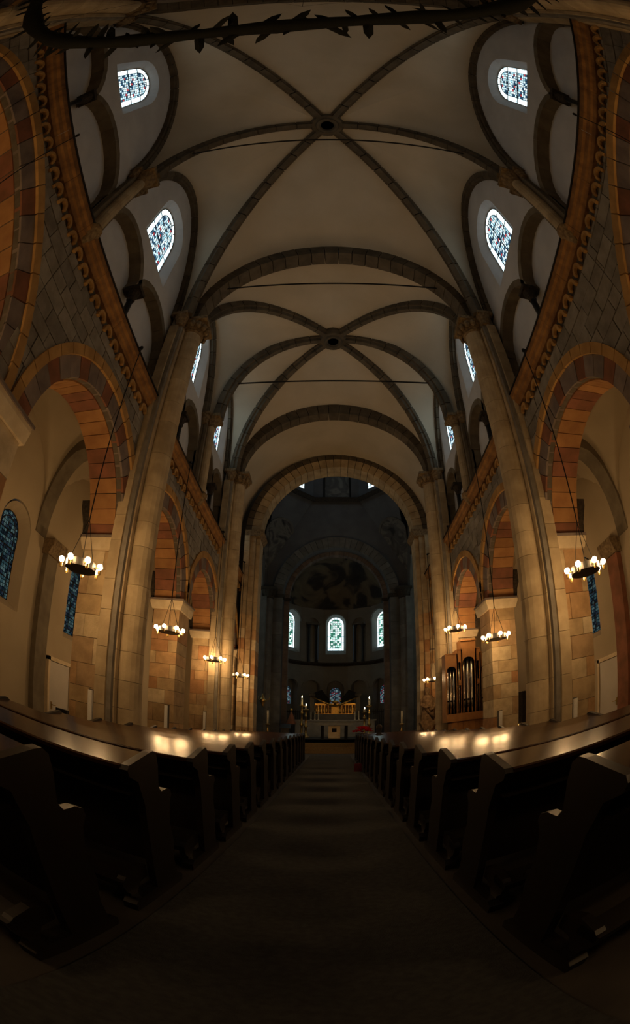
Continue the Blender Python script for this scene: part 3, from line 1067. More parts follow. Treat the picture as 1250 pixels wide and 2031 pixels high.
# chancel arch
out = [(CH - 5.1, 0), (CH - 5.1, 17), (CH + 5.1, 17), (CH + 5.1, 0), (CH + 3.3, 0)] + [(CH + 3.3 * cos(pi * i / N), 9.75 + 3.3 * sin(pi * i / N)) for i in range(N + 1)] + [(CH - 3.3, 0)]
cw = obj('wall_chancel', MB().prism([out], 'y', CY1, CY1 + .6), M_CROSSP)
struct(cw, 'dark plaster wall above the apse arch beyond the crossing', 'wall')
arch_band('chancel_arch', 'broad stone arch framing the painted apse', CY1 - .02, 3.3, 3.3, 9.75, .5, .62, 31, M_CROSS, CH)
arch_band('apse_arch', 'inner dark moulded arch at the mouth of the apse', CY1 + .85, 2.98, 3.05, 9.75, .45, .3, 31, M_SLATE, CH)
for sg in (-1, 1):
    p = empty('chancel_pier', (CH + sg * 3.5, CY1, 0))
    struct(p, 'dark stepped pier of the apse arch, %s' % SIDE[sg], 'pier')
    for i in range(12):
        block('stone', (CH + sg * 3.3, CY1 - .27, .02 + i * .8), (CH + sg * 3.9, CY1 + .27, .02 + i * .8 + .79), M_CROSS, p)
        block('stone', (CH + sg * 2.98, CY1 + .62, .02 + i * .8), (CH + sg * 3.6, CY1 + 1.05, .02 + i * .8 + .79), M_SLATE, p)
    obj('capital', MB().box((CH + sg * 3.2, CY1 - .4, 9.62), (CH + sg * 4.0, CY1 + .3, 9.82)).box((CH + sg * 2.86, CY1 + .55, 9.62), (CH + sg * 3.7, CY1 + 1.1, 9.82)), M_CAPD, p)

# octagonal drum of the dome
DR, ZD = 3.68, 16.4
oc = empty('ceiling', (CH, 24.5, ZD))
struct(oc, 'octagonal dome drum above the crossing, very dark', 'ceiling')
cyc = (CY0 + CY1) / 2
for i in range(8):
    a = pi / 4 * i
    hw = DR * math.tan(pi / 8)
    nx, ny = sin(a), cos(a)
    tx, ty = cos(a), -sin(a)

    def Q(s, z, d=0.0):
        return (CH + nx * (DR + d) + tx * s, cyc + ny * (DR + d) + ty * s, z)
    obj('drum_wall', MB().add([Q(-hw, ZD), Q(hw, ZD), Q(hw, ZD + 4), Q(-hw, ZD + 4)], [(0, 1, 2, 3)]), M_CROSSP, oc)
    obj('drum_cornice', MB().add([Q(-hw * .97, ZD - .18, -.22), Q(hw * .97, ZD - .18, -.22), Q(hw, ZD - .05, 0), Q(-hw, ZD - .05, 0), Q(-hw * .94, ZD + .12, -.3), Q(hw * .94, ZD + .12, -.3), Q(hw, ZD + .12, 0), Q(-hw, ZD + .12, 0)],
                                    [(0, 1, 2, 3), (4, 5, 6, 7), (0, 1, 5, 4), (1, 2, 6, 5), (2, 3, 7, 6), (3, 0, 4, 7)]), M_CAPD, oc)
    obj('dome_segment', MB().add([Q(-hw, ZD + 4), Q(hw, ZD + 4), (CH, cyc, ZD + 7)], [(0, 1, 2)]), M_CROSSP, oc)
    if i % 2:
        # squinch facets filling the corner below
        cx_, cy_ = CH + (4.8 if nx > 0 else -4.8), cyc + (3.8 if ny > 0 else -3.8)
        obj('squinch', MB().add([Q(-hw, ZD), Q(hw, ZD), (cx_, cy_, 11.0)], [(0, 1, 2)]), M_CROSSP, oc)
        # lunette painting lying just in front of the squinch
        A, B_, C_ = Vector(Q(-hw, ZD)), Vector(Q(hw, ZD)), Vector((cx_, cy_, 11.0))
        mid = (A + B_) / 2
        ux, uz = (B_ - A).normalized(), (mid - C_).normalized()
        nn = ux.cross(uz)
        cc = C_ + uz * 2.2
        if nn.dot(Vector((CH, cyc, 12)) - cc) < 0:
            nn = -nn
        def pt(x, z, d):
            return tuple(cc + ux * x + uz * z + nn * d)
        if ny > 0:
            lp = [(-.2, -1.6)] + [(-.95 * cos(pi * j / 12), .9 + .95 * sin(pi * j / 12)) for j in range(13)] + [(.2, -1.6)]
            n_ = len(lp)
            vs = [pt(x, z, .06) for x, z in lp] + [pt(x, z, .01) for x, z in lp]
            pa = obj('squinch_painting', MB().add(vs, [tuple(range(n_))] + [(j, (j + 1) % n_, (j + 1) % n_ + n_, j + n_) for j in range(n_)]), M_PAINT, oc)
            lp2 = [(x * 1.12, z * 1.06 + .02) for x, z in lp]
            vs = [pt(x, z, .09) for x, z in lp] + [pt(x, z, .09) for x, z in lp2] + [pt(x, z, 0) for x, z in lp2]
            fs = [(j, j + 1, j + 1 + n_, j + n_) for j in range(n_ - 1)] + [(j + n_, j + 1 + n_, j + 1 + 2 * n_, j + 2 * n_) for j in range(n_ - 1)]
            obj('painting_border', MB().add(vs, fs), M_CROSS, pa)
        ay = -1 if ny < 0 else 1
        fx = Vector((nx, ny, 0))
        ax = Vector((fx.y, -fx.x, 0))
        p = Q(0, ZD + .55, -.03)
        M = Matrix(((ax.x, fx.x, 0, p[0]), (ax.y, fx.y, 0, p[1]), (0, 0, 1, p[2]), (0, 0, 0, 1)))
        window(M, 'main', 1.3, 1.7, 'small bluish window in the dome drum towards the %s, %s' % ('altar' if ny > 0 else 'nave', SIDE[1 if nx > 0 else -1]))
pp = empty('drum_painting', (CH + .1, cyc + DR - .1, ZD + .2))
tag(pp, 'faint arched painting of a group in the dome drum above the apse arch', 'painting')
lp = [(-.82, 0), (-.82, 1.4)] + [(-.82 * cos(pi * j / 12), 1.4 + .6 * sin(pi * j / 12)) for j in range(1, 12)] + [(.82, 1.4), (.82, 0)]
obj('painted_field', MB().prism([[(CH + .05 + x, ZD + .2 + z) for x, z in lp]], 'y', cyc + DR - .08, cyc + DR - .02), M_PAINT, pp)
lpo = [(x * 1.13, z * 1.06 - .03) for x, z in lp]
fr = MB().prism([[(CH + .05 + x, ZD + .2 + z) for x, z in lpo], [(CH + .05 + x, ZD + .2 + z) for x, z in lp][::-1]], 'y', cyc + DR - .12, cyc + DR - .02)
obj('painted_frame', fr, M_DARK, pp)

# ------------------------------------------------------------------ apse
AC, AR = Vector((CH, 29.6, 0)), 3.9
ap = empty('wall_apse', (CH, 29.9, 0))
struct(ap, 'curved plaster wall of the apse with windows, niches and a dark cornice', 'wall')
NP = 7
for i in range(NP):
    a = radians(-90 + 180 * (i + .5) / NP)
    hw = AR * sin(radians(90 / NP)) + .004
    d = AR * cos(radians(90 / NP))
    fx = Vector((sin(a), cos(a), 0))
    ax = Vector((fx.y, -fx.x, 0))

    def MM(z=0.0, off=0.0):
        return Matrix(((ax.x, fx.x, 0, AC.x + fx.x * (d + off)), (ax.y, fx.y, 0, AC.y + fx.y * (d + off)), (0, 0, 1, z), (0, 0, 0, 1)))
    win = i in (1, 3, 5)
    # upper storey
    if win:
        hl = [(-.72, 6.9), (-.72, 9.2)] + [(q[0], 9.2 + q[1]) for q in arc_pts(.72, 0, 14)[1:-1]] + [(.72, 9.2), (.72, 6.9)]
    else:
        hl = [(-.5, 6.5), (-.5, 9.1)] + [(q[0], 9.1 + q[1]) for q in arc_pts(.5, 0, 14)[1:-1]] + [(.5, 9.1), (.5, 6.5)]
    obj('upper_wall', MB().prism([[(-hw, 6.2), (-hw, 10.3), (hw, 10.3), (hw, 6.2)], hl[::-1]], 'y', 0, .08).xf(MM()), M_APSE, ap)
    if win:
        window(MM(7.25, .4), 'apse', 1.16, 1.98, {1: 'tall apse window of greenish glass on the side opposite the organ', 3: 'central tall apse window of bright green-white glass above the altar', 5: 'tall apse window of greenish glass on the organ side'}[i], (.72, .35, .14, .4), M_APSE)
        rg = [(-.92, 9.2)] + [(q[0], 9.2 + q[1]) for q in arc_pts(.92, 0, 14)[1:-1]] + [(.92, 9.2), (.76, 9.2)] + [(q[0], 9.2 + q[1]) for q in arc_pts(.76, 0, 14, 0, pi)[1:-1]] + [(-.76, 9.2)]
        obj('window_arch', MB().prism([rg], 'y', -.06, .02).xf(MM()), M_APSE, ap)
    else:
        obj('niche_back', MB().box((-.55, .3, 6.45), (.55, .36, 9.7)).xf(MM()), M_APSE, ap)
        for t in (-.3, .3):
            obj('dark_column', MB().lathe([(.12, 6.25), (.12, 6.4), (.08, 6.5), (.08, 8.7), (.15, 8.95), (.15, 9.05)], (t, -.05, 0), 10).xf(MM()), M_BLACK, ap)
        obj('column_beam', MB().box((-.5, -.2, 9.05), (.5, .1, 9.18)).xf(MM()), M_CROSS, ap)
    obj('cornice', MB().prism([[(0, 6.0), (-.1, 6.05), (-.2, 6.15), (-.2, 6.25), (.1, 6.25), (.1, 6.0)]], 'x', -hw, hw).xf(MM()), M_CAPD, ap)
    # lower storey with round niches
    hl = [(-.6, 2.3), (-.6, 4.3)] + [(q[0], 4.3 + q[1]) for q in arc_pts(.6, 0, 14)[1:-1]] + [(.6, 4.3), (.6, 2.3)]
    obj('lower_wall', MB().prism([[(-hw, .7), (-hw, 6.1), (hw, 6.1), (hw, .7)], hl[::-1]], 'y', 0, .08).xf(MM()), M_APSE, ap)
    rg = [(-.76, 4.3)] + [(q[0], 4.3 + q[1]) for q in arc_pts(.76, 0, 14)[1:-1]] + [(.76, 4.3), (.62, 4.3)] + [(q[0], 4.3 + q[1]) for q in arc_pts(.62, 0, 14, 0, pi)[1:-1]] + [(-.62, 4.3)]
    obj('niche_arch', MB().prism([rg], 'y', -.06, .02).xf(MM()), M_APSE, ap)
    nb = [(-.62, 2.2), (-.62, 5.0), (.62, 5.0), (.62, 2.2)]
    obj('niche_back', MB().prism([nb], 'y', .5, .56).box((-.62, .08, 2.2), (-.6, .5, 5)).box((.6, .08, 2.2), (.62, .5, 5)).xf(MM()), M_APSE, ap)
    if win:
        window(MM(3.1, .46), 'low', .8, .95, {1: 'low dark red and blue apse window near the tall brass candlesticks', 3: 'low dark red and blue apse window behind the gilt altar shrine', 5: 'low dark red and blue apse window near the red flowers'}[i])
cc = MB().grid(lambda u, v: (CH + AR * cos(pi * u) * cos(v * pi / 2), 29.6 + AR * sin(pi * u) * cos(v * pi / 2), 10.25 + AR * .86 * sin(v * pi / 2)), 28, 12)
cc.grid(lambda u, v: (CH - 3.85 * cos(pi * u), 28.8 + .85 * v, 10.0 + 3.6 * sin(pi * u)), 24, 1)
co = obj('ceiling', cc, M_PAINT2)
struct(co, 'half dome of the apse with a large faded mural', 'ceiling')

# ------------------------------------------------------------------ choir floor, steps
ch = obj('floor', MB().box((-8, 23.4, -.1), (8, 34, .74)), M_FLOOR)
struct(ch, 'raised floor of the choir around the altar', 'floor')
stp = empty('altar_steps', (0, 22.7, 0))
tag(stp, 'broad brown carpeted steps leading up to the altar', 'steps')
for i in range(4):
    obj('step', MB().box((-4.2, 22.6 + i * .28, i * .185), (4.4, 23.4, (i + 1) * .185 - .004)), M_STEP, stp)


# ------------------------------------------------------------------ altar and choir furniture
def lathe_thing(name, x, y, z, prof, m, label, cat, group=None):
    t = empty(name, (x, y, z))
    tag(t, label, cat, group)
    return t


al = empty('altar', (.06, 25, .74))
tag(al, 'stone altar table on a pale central block at the top of the steps', 'altar')
obj('table_slab', MB().box((-.75, 24.6, 1.5), (.87, 25.4, 1.62)), M_ALTAR, al)
obj('pedestal', MB().box((-.25, 24.75, .76), (.37, 25.25, 1.5)), M_PALE, al)
obj('pedestal_emblem', MB().box((-.06, 24.735, 1.12), (.18, 24.75, 1.34)), M_DARK, al)
for s in (-1, 1):
    obj('leg', MB().box((.06 + s * .62 - .08, 24.75, .75), (.06 + s * .62 + .08, 25.25, 1.5)), M_DARK, al)

ha = empty('high_altar', (.12, 29.4, .74))
tag(ha, 'long pale high altar block below the gilt shrine', 'altar')
obj('block', MB().box((-2.3, 29.0, .75), (2.55, 29.7, 1.78)), M_ALTAR, ha)
obj('top_slab', MB().box((-2.4, 28.93, 1.78), (2.65, 29.75, 1.88)), M_ALTAR, ha)

rt = empty('altar_shrine', (.12, 30.2, .74))
tag(rt, 'gilt shrine with a row of arched figures between black columns and gabled canopies', 'shrine')
obj('base', MB().box((-1.15, 29.9, .76), (1.4, 30.5, 2.3)), M_CROSS, rt)
obj('shrine_body', MB().box((-1.15, 29.95, 2.3), (1.4, 30.4, 3.02)), M_GOLD, rt)
for i in range(12):
    x = -1.05 + i * (2.35 / 11)
    if 5 <= i <= 6:
        continue
    obj('figure_niche', MB().box((x - .085, 29.93, 2.34), (x + .085, 29.95, 2.9)), M_BROWN, rt)
    fg = obj('figure', MB().lathe([(.05, 2.36), (.06, 2.5), (.045, 2.68), (.02, 2.72)], (x, 29.9, 0), 8).sphere((x, 29.9, 2.76), .04, 8, 6), M_GOLD, rt, True)
obj('central_relief', MB().box((-.05, 29.88, 2.34), (.29, 29.96, 2.8)).lathe([(.16, 0), (.02, .3)], (.12, 29.92, 2.8), 4), M_GOLD, rt)
for s in (-1, 1):
    xc = .125 + s * 1.45
    obj('black_column', MB().box((xc - .17, 29.85, .76), (xc + .17, 30.45, 1.0)).box((xc - .13, 29.95, 1.0), (xc + .13, 30.35, 3.5)).box((xc - .2, 29.85, 3.5), (xc + .2, 30.45, 3.68)), M_BLACK, rt)
    obj('gable', MB().prism([[(xc + .15 * s, 3.5), (.12 + s * .3, 3.1), (.12 + s * .3, 3.2), (.12 + s * .85, 3.95), (xc + .15 * s, 3.62)]], 'y', 29.9, 30.4), M_DARK, rt)
    obj('gilt_swag', MB().tube([(xc, 29.85, 3.45), (.12 + s * .9, 29.8, 3.2), (.12 + s * .45, 29.78, 2.98), (.12 + s * .08, 29.78, 2.84)], [.03, .06, .07, .05], 8), M_GOLD, rt, True)
obj('crest', MB().sphere((.12, 29.85, 3.12), .14, 10, 6, (1.6, 1, .8)).sphere((-.2, 29.85, 3.2), .08, 8, 5).sphere((.45, 29.85, 3.22), .08, 8, 5), M_GOLD, rt, True)


def candlestick(x, y, z, hs, hc, label, r=.05, m=M_BRASS, group=None):
    t = empty('candlestick', (x, y, z))
    tag(t, label, 'candlestick', group)
    pr = [(r * 2.3, 0), (r * 2.3, .04), (r * 1.6, .12), (r * .8, .2), (r * .7, hs * .35), (r * 1.5, hs * .4), (r * .7, hs * .45), (r * .6, hs * .72), (r * 1.3, hs * .76), (r * .6, hs * .8), (r * .7, hs * .94), (r * 1.9, hs * .97), (r * 1.9, hs)]
    obj('stand', MB().lathe(pr, (x, y, z), 12), m, t, True)
    obj('candle', MB().lathe([(r * .75, hs), (r * .72, hs + hc)], (x, y, z), 10), M_WAX, t, True)
    wk = obj('wick', MB().lathe([(.006, 0), (.004, .03)], (x, y, z + hs + hc), 5), M_DARK, t)
    if r > .07:
        obj('fill_flame', MB().lathe([(.004, .02), (.022, .05), (.014, .09), (.002, .13)], (x, y, z + hs + hc), 8), M_FILL_FLAME, t, True)  # flame added to the thick candles to throw a warm glow on the apse
    return t


candlestick(-1.76, 26.7, .745, 2.0, .42, 'tallest brass candlestick with thick candle beside the high altar, opposite the organ', .085)
candlestick(-1.5, 26.2, .745, 1.72, .2, 'brass candlestick standing next to the tallest one', .085)
candlestick(2.04, 26.9, .745, 1.95, .42, 'tall brass candlestick with thick candle behind the red flowers', .085)
candlestick(1.72, 26.2, .745, 1.55, .15, 'shorter brass candlestick behind the red flowers', .085)
candlestick(-2.98, 21.5, 0, 1.5, .66, 'slim brass candlestick with long white candle at the crossing, opposite the organ', .06)
candlestick(3.12, 21.5, 0, 1.48, .62, 'slim brass candlestick with long white candle at the crossing, organ side', .06)
for i, (x, y) in enumerate(((-1.35, 29.3), (-1.12, 29.3), (-.9, 29.3), (1.35, 29.3), (1.58, 29.3))):
    c = obj('altar_candle', MB().lathe([(.06, 0), (.06, .04), (.03, .05), (.03, .55 + .06 * (i % 3))], (x, y, 1.885), 8), M_WAX)
    tag(c, 'slim white candle on the high altar, %s candle counted from the lectern side' % ORD[i + 1], 'candle', 'candles on the high altar')
# sanctuary lamp
sl = empty('sanctuary_lamp', (-3.3, 22.0, 2.3))
tag(sl, 'hanging brass sanctuary lamp with branching arms in the crossing', 'lamp')
obj('bowl', MB().lathe([(.02, -.32), (.07, -.24), (.05, -.18), (.14, -.05), (.16, .04), (.1, .1), (.06, .2), (.03, .34)], (-3.3, 22.0, 2.66), 12), M_BRASS, sl, True)
for i in range(3):
    a = 2 * pi * i / 3 + .3
    obj('arm', MB().tube([(-3.3 + .14 * cos(a), 22.0 + .14 * sin(a), 2.66), (-3.3 + .3 * cos(a), 22.0 + .3 * sin(a), 2.72), (-3.3 + .33 * cos(a), 22.0 + .33 * sin(a), 2.86)], .016, 6), M_BRASS, sl)
obj('oil_light', MB().sphere((-3.3, 22.0, 2.84), .05, 8, 6), M_FLAME, sl, True)
obj('chain', MB().tube([(-3.3, 22.0, 2.98), (-3.3, 22.0, 13.2)], .008, 5), M_IRON, sl)
# lectern, cone shaped shrine and crib figures
lc = empty('lectern', (-2.2, 22.2, 0))
tag(lc, 'dark wooden lectern standing before the altar steps', 'lectern')
obj('post', MB().box((-2.4, 22.0, 0), (-2.05, 22.4, 1.3)), M_WOOD, lc)
obj('book_rest', MB().prism([[(21.9, 1.28), (22.5, 1.5), (22.5, 1.54), (21.9, 1.32)]], 'x', -2.48, -1.97), M_WOOD, lc)
cs = empty('draped_stand', (-2.1, 26.8, .74))
tag(cs, 'small dark cone-shaped draped stand with a gilt knob beside the brass candlesticks', 'stand')
obj('drape', MB().lathe([(.02, .82), (.3, 0)], (-2.4, 27.3, 1.55), 14), M_BROWN, cs)
obj('stem', MB().lathe([(.16, 0), (.16, .05), (.04, .1), (.04, .82)], (-2.4, 27.3, .745), 10), M_DARK, cs)
obj('knob', MB().sphere((-2.4, 27.3, 2.44), .08, 8, 6, (1, 1, 1.5)), M_GOLD, cs, True)
gr = empty('choir_grille', (0, 30.2, 0))
tag(gr, 'low iron grille closing the apse behind the high altar', 'grille')
for s in (-1, 1):
    for i in range(12):
        x = CH + s * (1.75 + i * .13)
        obj('bar', MB().box((x - .015, 30.1, .745), (x + .015, 30.13, 2.55)), M_IRON, gr)
    obj('rail', MB().box((CH + s * 1.7, 30.09, 2.4), (CH + s * 3.25, 30.14, 2.46)), M_IRON, gr)

# red flowers
fl = empty('flower_arrangement', (1.35, 21.6, 0))
tag(fl, 'bushy bunch of red flowers on a stand near the altar steps, organ side', 'flowers')
obj('stand', MB().lathe([(.18, 0), (.18, .04), (.05, .1), (.05, .9), (.2, .94), (.24, 1.08)], (1.35, 21.6, 0), 10), M_DARK, fl)
for i in range(46):
    a, q = random.uniform(0, 2 * pi), sqrt(random.random()) * .42
    x, y, z = 1.35 + q * cos(a), 21.6 + q * .6 * sin(a), 1.14 + .22 * (1 - (q / .42) ** 2) + random.uniform(-.03, .03)
    m = MB()
    for j in range(5):
        b = 2 * pi * j / 5 + a
        m.add([(x, y, z - .02), (x + .09 * cos(b - .5), y + .09 * sin(b - .5), z + .05), (x + .15 * cos(b), y + .15 * sin(b), z + .06), (x + .09 * cos(b + .5), y + .09 * sin(b + .5), z + .05)], [(0, 1, 2, 3)])
    obj('blossom', m, M_RED, fl)


# ------------------------------------------------------------------ choir organ
og = empty('pipe_organ', (4.5, 15.1, 0))
tag(og, 'small pipe organ in an oak case with stepped towers standing in the arcade', 'organ')
OY = 15.1
obj('pedestal_case', MB().box((3.86, OY + .06, 0), (5.1, OY + .55, 1.34)), M_OAK, og)
for i in range(6):
    x = 3.86 + i * .207
    obj('plank', MB().box((x + .004, OY + .04, .02), (x + .203, OY + .06, 1.32)), M_OAK, og)
obj('toe_board', MB().box((3.66, OY - .04, 1.34), (5.3, OY + .55, 1.62)), M_OAK, og)
TW = [(3.66, 4.07, 3.72, .36), (4.07, 4.23, 3.86, .3), (4.23, 4.74, 4.16, .4), (4.74, 4.9, 3.86, .3), (4.9, 5.3, 3.72, .36)]
for i, (xa, xb, zt, aw) in enumerate(TW):
    cx_ = (xa + xb) / 2
    r = (xb - xa) / 2 - .035
    ztop = zt - (.55 if i == 2 else .42)
    fr = [(xa, 1.62), (xa, zt), (xb, zt), (xb, 1.62), (cx_ + r, 1.62)] + [(cx_ + r * cos(pi * j / 12), ztop - r + r * sin(pi * j / 12)) for j in range(13)] + [(cx_ - r, 1.62)]
    tw_ = obj('tower_front', MB().prism([fr], 'y', OY, OY + .06), M_OAK, og)
    obj('tower_back', MB().box((xa, OY + .3, 1.62), (xb, OY + .5, zt)), M_DARK, og)
    for xx in (xa, xb):
        obj('stile', MB().box((xx - .018, OY - .02, 1.62), (xx + .018, OY + .5, zt + .01)), M_OAK, og)
    if i != 2:
        obj('cornice_board', MB().box((xa, OY - .02, zt), (xb, OY + .5, zt + .03)), M_OAK, og)
    else:
        obj('cornice_board', MB().box((xa - .03, OY - .05, zt), (xb + .03, OY + .5, zt + .05)), M_OAK, og)
    npip = 3 if xb - xa > .3 else 2
    pr = r / npip * .93
    for j in range(npip):
        px = cx_ - r + (2 * j + 1) * r / npip
        if npip == 2:
            obj('cross_board', MB().box((xa, OY + .01, 2.62), (xb, OY + .07, 2.8)), M_OAK, og) if j == 0 else None
        p = obj('pipe', MB().lathe([(pr * .3, 1.63), (pr, 2.02), (pr, zt - .18)], (px, OY + .17, 0), 12), M_PIPE, og, True)
        obj('pipe_mouth', MB().box((px - pr * .55, OY + .17 - pr * 1.04, 2.06), (px + pr * .55, OY + .17 - pr * .9, 2.06 + pr * 1.1)), M_DARK, p)

# ------------------------------------------------------------------ statue on the choir pier
st = empty('statue', (3.95, 19.25, 1.5))
tag(st, 'weathered sandstone figure in draped robes on a console by the choir arch', 'statue')
sx, sy = 3.87, 19.2
obj('console', MB().prism([[(sx - .3, 1.5), (sx - .36, 1.42), (sx - .2, 1.1), (sx + .05, .95), (sx + .33, 1.42), (sx + .33, 1.5)]], 'y', sy - .24, sy + .2), M_STATUE, st)
bd = MB()
prof = [(.26, 0), (.29, .12), (.27, .35), (.24, .6), (.25, .8), (.27, .98), (.2, 1.1), (.09, 1.16), (.075, 1.2), (.11, 1.27), (.125, 1.36), (.1, 1.46), (.02, 1.5)]
n = 20
for r, z in prof:
    for i in range(n):
        a = 2 * pi * i / n
        k = 1 + (.09 * sin(6 * a + z * 3) if z < 1.0 else 0)
        bd.v.append((sx + r * k * cos(a) + .03 * sin(z * 3), sy + r * k * .8 * sin(a), 1.5 + z))
for j in range(len(prof) - 1):
    for i in range(n):
        bd.f.append((j * n + i, j * n + (i + 1) % n, (j + 1) * n + (i + 1) % n, (j + 1) * n + i))
bd.f.append(tuple((len(prof) - 1) * n + i for i in range(n)))
obj('robed_body', bd, M_STATUE, st, True)
obj('arm', MB().tube([(sx - .24, sy, 2.48), (sx - .3, sy - .1, 2.2), (sx - .12, sy - .26, 2.08), (sx + .04, sy - .28, 2.14)], [.08, .075, .06, .045], 8), M_STATUE, st, True)
obj('arm', MB().tube([(sx + .24, sy, 2.48), (sx + .3, sy - .1, 2.2), (sx + .14, sy - .26, 2.0), (sx + .02, sy - .3, 1.96)], [.08, .075, .06, .045], 8), M_STATUE, st, True)
obj('mantle_fold', MB().tube([(sx - .22, sy - .15, 2.3), (sx - .05, sy - .26, 1.95), (sx + .18, sy - .22, 1.62)], [.05, .06, .05], 8), M_STATUE, st, True)


# ------------------------------------------------------------------ wheel chandeliers
def chandelier():
    t = empty('chandelier', (0, 0, 0))
    ro, ri = .21, .18
    obj('ring', MB().lathe([(ri, -.045), (ro, -.045), (ro, .045), (ri, .045), (ri, -.045)], (0, 0, 0), 28), M_IRON, t)
    obj('reflector', MB().lathe([(.0801, -.03), (.08, .05), (.06, .05), (.06, -.03)], (0, 0, 0), 16), M_BRASS, t)
    for i in range(4):
        a = pi / 2 * i
        obj('spoke', MB().tube([(.07 * cos(a), .07 * sin(a), 0), (ri * cos(a), ri * sin(a), 0)], .009, 5), M_IRON, t)
    for i in range(7):
        a = 2 * pi * i / 7 + .2
        obj('socket', MB().lathe([(.018, -.02), (.022, .0), (.022, .035)], (.265 * cos(a), .265 * sin(a), -.06), 8).box((.2 * cos(a) - .02, .2 * sin(a) - .02, -.012), (.265 * cos(a) + .01, .265 * sin(a) + .01, .004)), M_BRASS, t)
        obj('bulb', MB().sphere((.265 * cos(a), .265 * sin(a), .02), .038, 8, 6), M_BULB, t, True)
    for i in range(3):
        a = 2 * pi * i / 3
        obj('stay', MB().tube([(ri * cos(a), ri * sin(a), .04), (0, 0, .62)], .005, 4), M_IRON, t)
    return t


PROTO = chandelier()
LAMPS = [(-1, 1, .2, 2.05), (-1, 2, 5.96, 2.08), (-1, 3, 10.44, 2.13), (-1, 4, 15.0, 2.16), (-1, 5, 18.0, 2.0),
         (1, 1, -.4, 2.03), (1, 2, 6.05, 2.03), (1, 3, 10.73, 1.99), (1, 4, 14.6, 3.1), (1, 5, 17.2, 1.7)]
for n, (sg, k, y, zr) in enumerate(LAMPS):
    t = PROTO if n == 0 else dup(PROTO, None)
    t.location = (sg * (3.93 if k < 5 else 3.68), y, EYE + zr)
    t.scale = (1.3, 1.3, 1.3)
    t['label'] = 'wheel chandelier with glowing bulbs hanging in %s, %s' % (bay_name(k), SIDE[sg])
    t['category'] = 'chandelier'
    t['group'] = 'wheel chandeliers along the arcades'
for t in [o for o in list(COL.objects) if o.name.split('.')[0] == 'chandelier']:
    top = (ZC + .05 - t.location.z) / 1.3
    sd = 1 if t.location.x > 0 else -1
    o = bpy.data.objects.new('wall_arm', mesh('wall_arm', MB().tube([(0, 0, top), (sd * (4.3 - abs(t.location.x)) / 1.3, 0, top)], .014, 6), M_IRON))
    COL.objects.link(o)
    o.parent = t
    o = bpy.data.objects.new('cable', mesh('cable', MB().tube([(0, 0, .6), (0, 0, top)], .009, 5).lathe([(.03, top - .04), (.03, top)], (0, 0, 0), 6), M_IRON))
    COL.objects.link(o)
    o.parent = t

# ------------------------------------------------------------------ column loudspeakers on the piers
SPK = [(-1, 3, 7.5, 1.63, .83, .08), (-1, 4, 11.78, 1.7, .95, .075), (-1, 5, 15.68, 1.74, 1.0, .07), (1, 3, 7.5, 1.41, .51, .08), (1, 4, 11.78, 1.5, .68, .075)]
for sg, s, y, z1, z0, wd in SPK:
    y = OPEN[s - 1][1] - .08
    x = sg * 4.36
    t = empty('column_speaker', (x, y, z0))
    tag(t, 'white column loudspeaker, altar end of %s, %s' % (bay_name(s - 1), SIDE[sg]), 'loudspeaker', 'column loudspeakers on the piers')
    obj('shaded_housing', MB().box((x - wd * .75, y - .05, z0), (x + wd * .75, y + .05, z1)), M_SIDE_SHADE, t)  # wider than the grille, so its dark edges stand for side shadow
    obj('grille', MB().box((x - wd * .55, y - .1, z0 + .02), (x + wd * .55, y - .05, z1 - .02)), M_WHITE, t)
    obj('bracket', MB().box((x - .025, y + .05, z1 - .12), (x + .025, y + .075, z1 - .08)), M_DARK, t)
    obj('end_cap', MB().box((x - .06, y - .05, z0 - .03), (x + .06, y + .05, z0)), M_DARK, t)

# small icon with votive light on the organ side pier
ic = empty('votive_panel', (6.6, 15.5, 0))
tag(ic, 'dark carved panel with a small votive light on the aisle wall, organ side', 'votive panel')
obj('panel', MB().box((6.55, 15.2, .9), (6.69, 15.7, 2.1)), M_CAPD, ic)
obj('shelf', MB().box((6.4, 15.25, .66), (6.69, 15.65, .72)), M_CAPD, ic)
obj('lamp_cup', MB().lathe([(.03, 0), (.04, .07)], (6.5, 15.45, .72), 8), M_BRASS, ic)
obj('light', MB().sphere((6.5, 15.45, .82), .03, 8, 6), M_FLAME, ic, True)


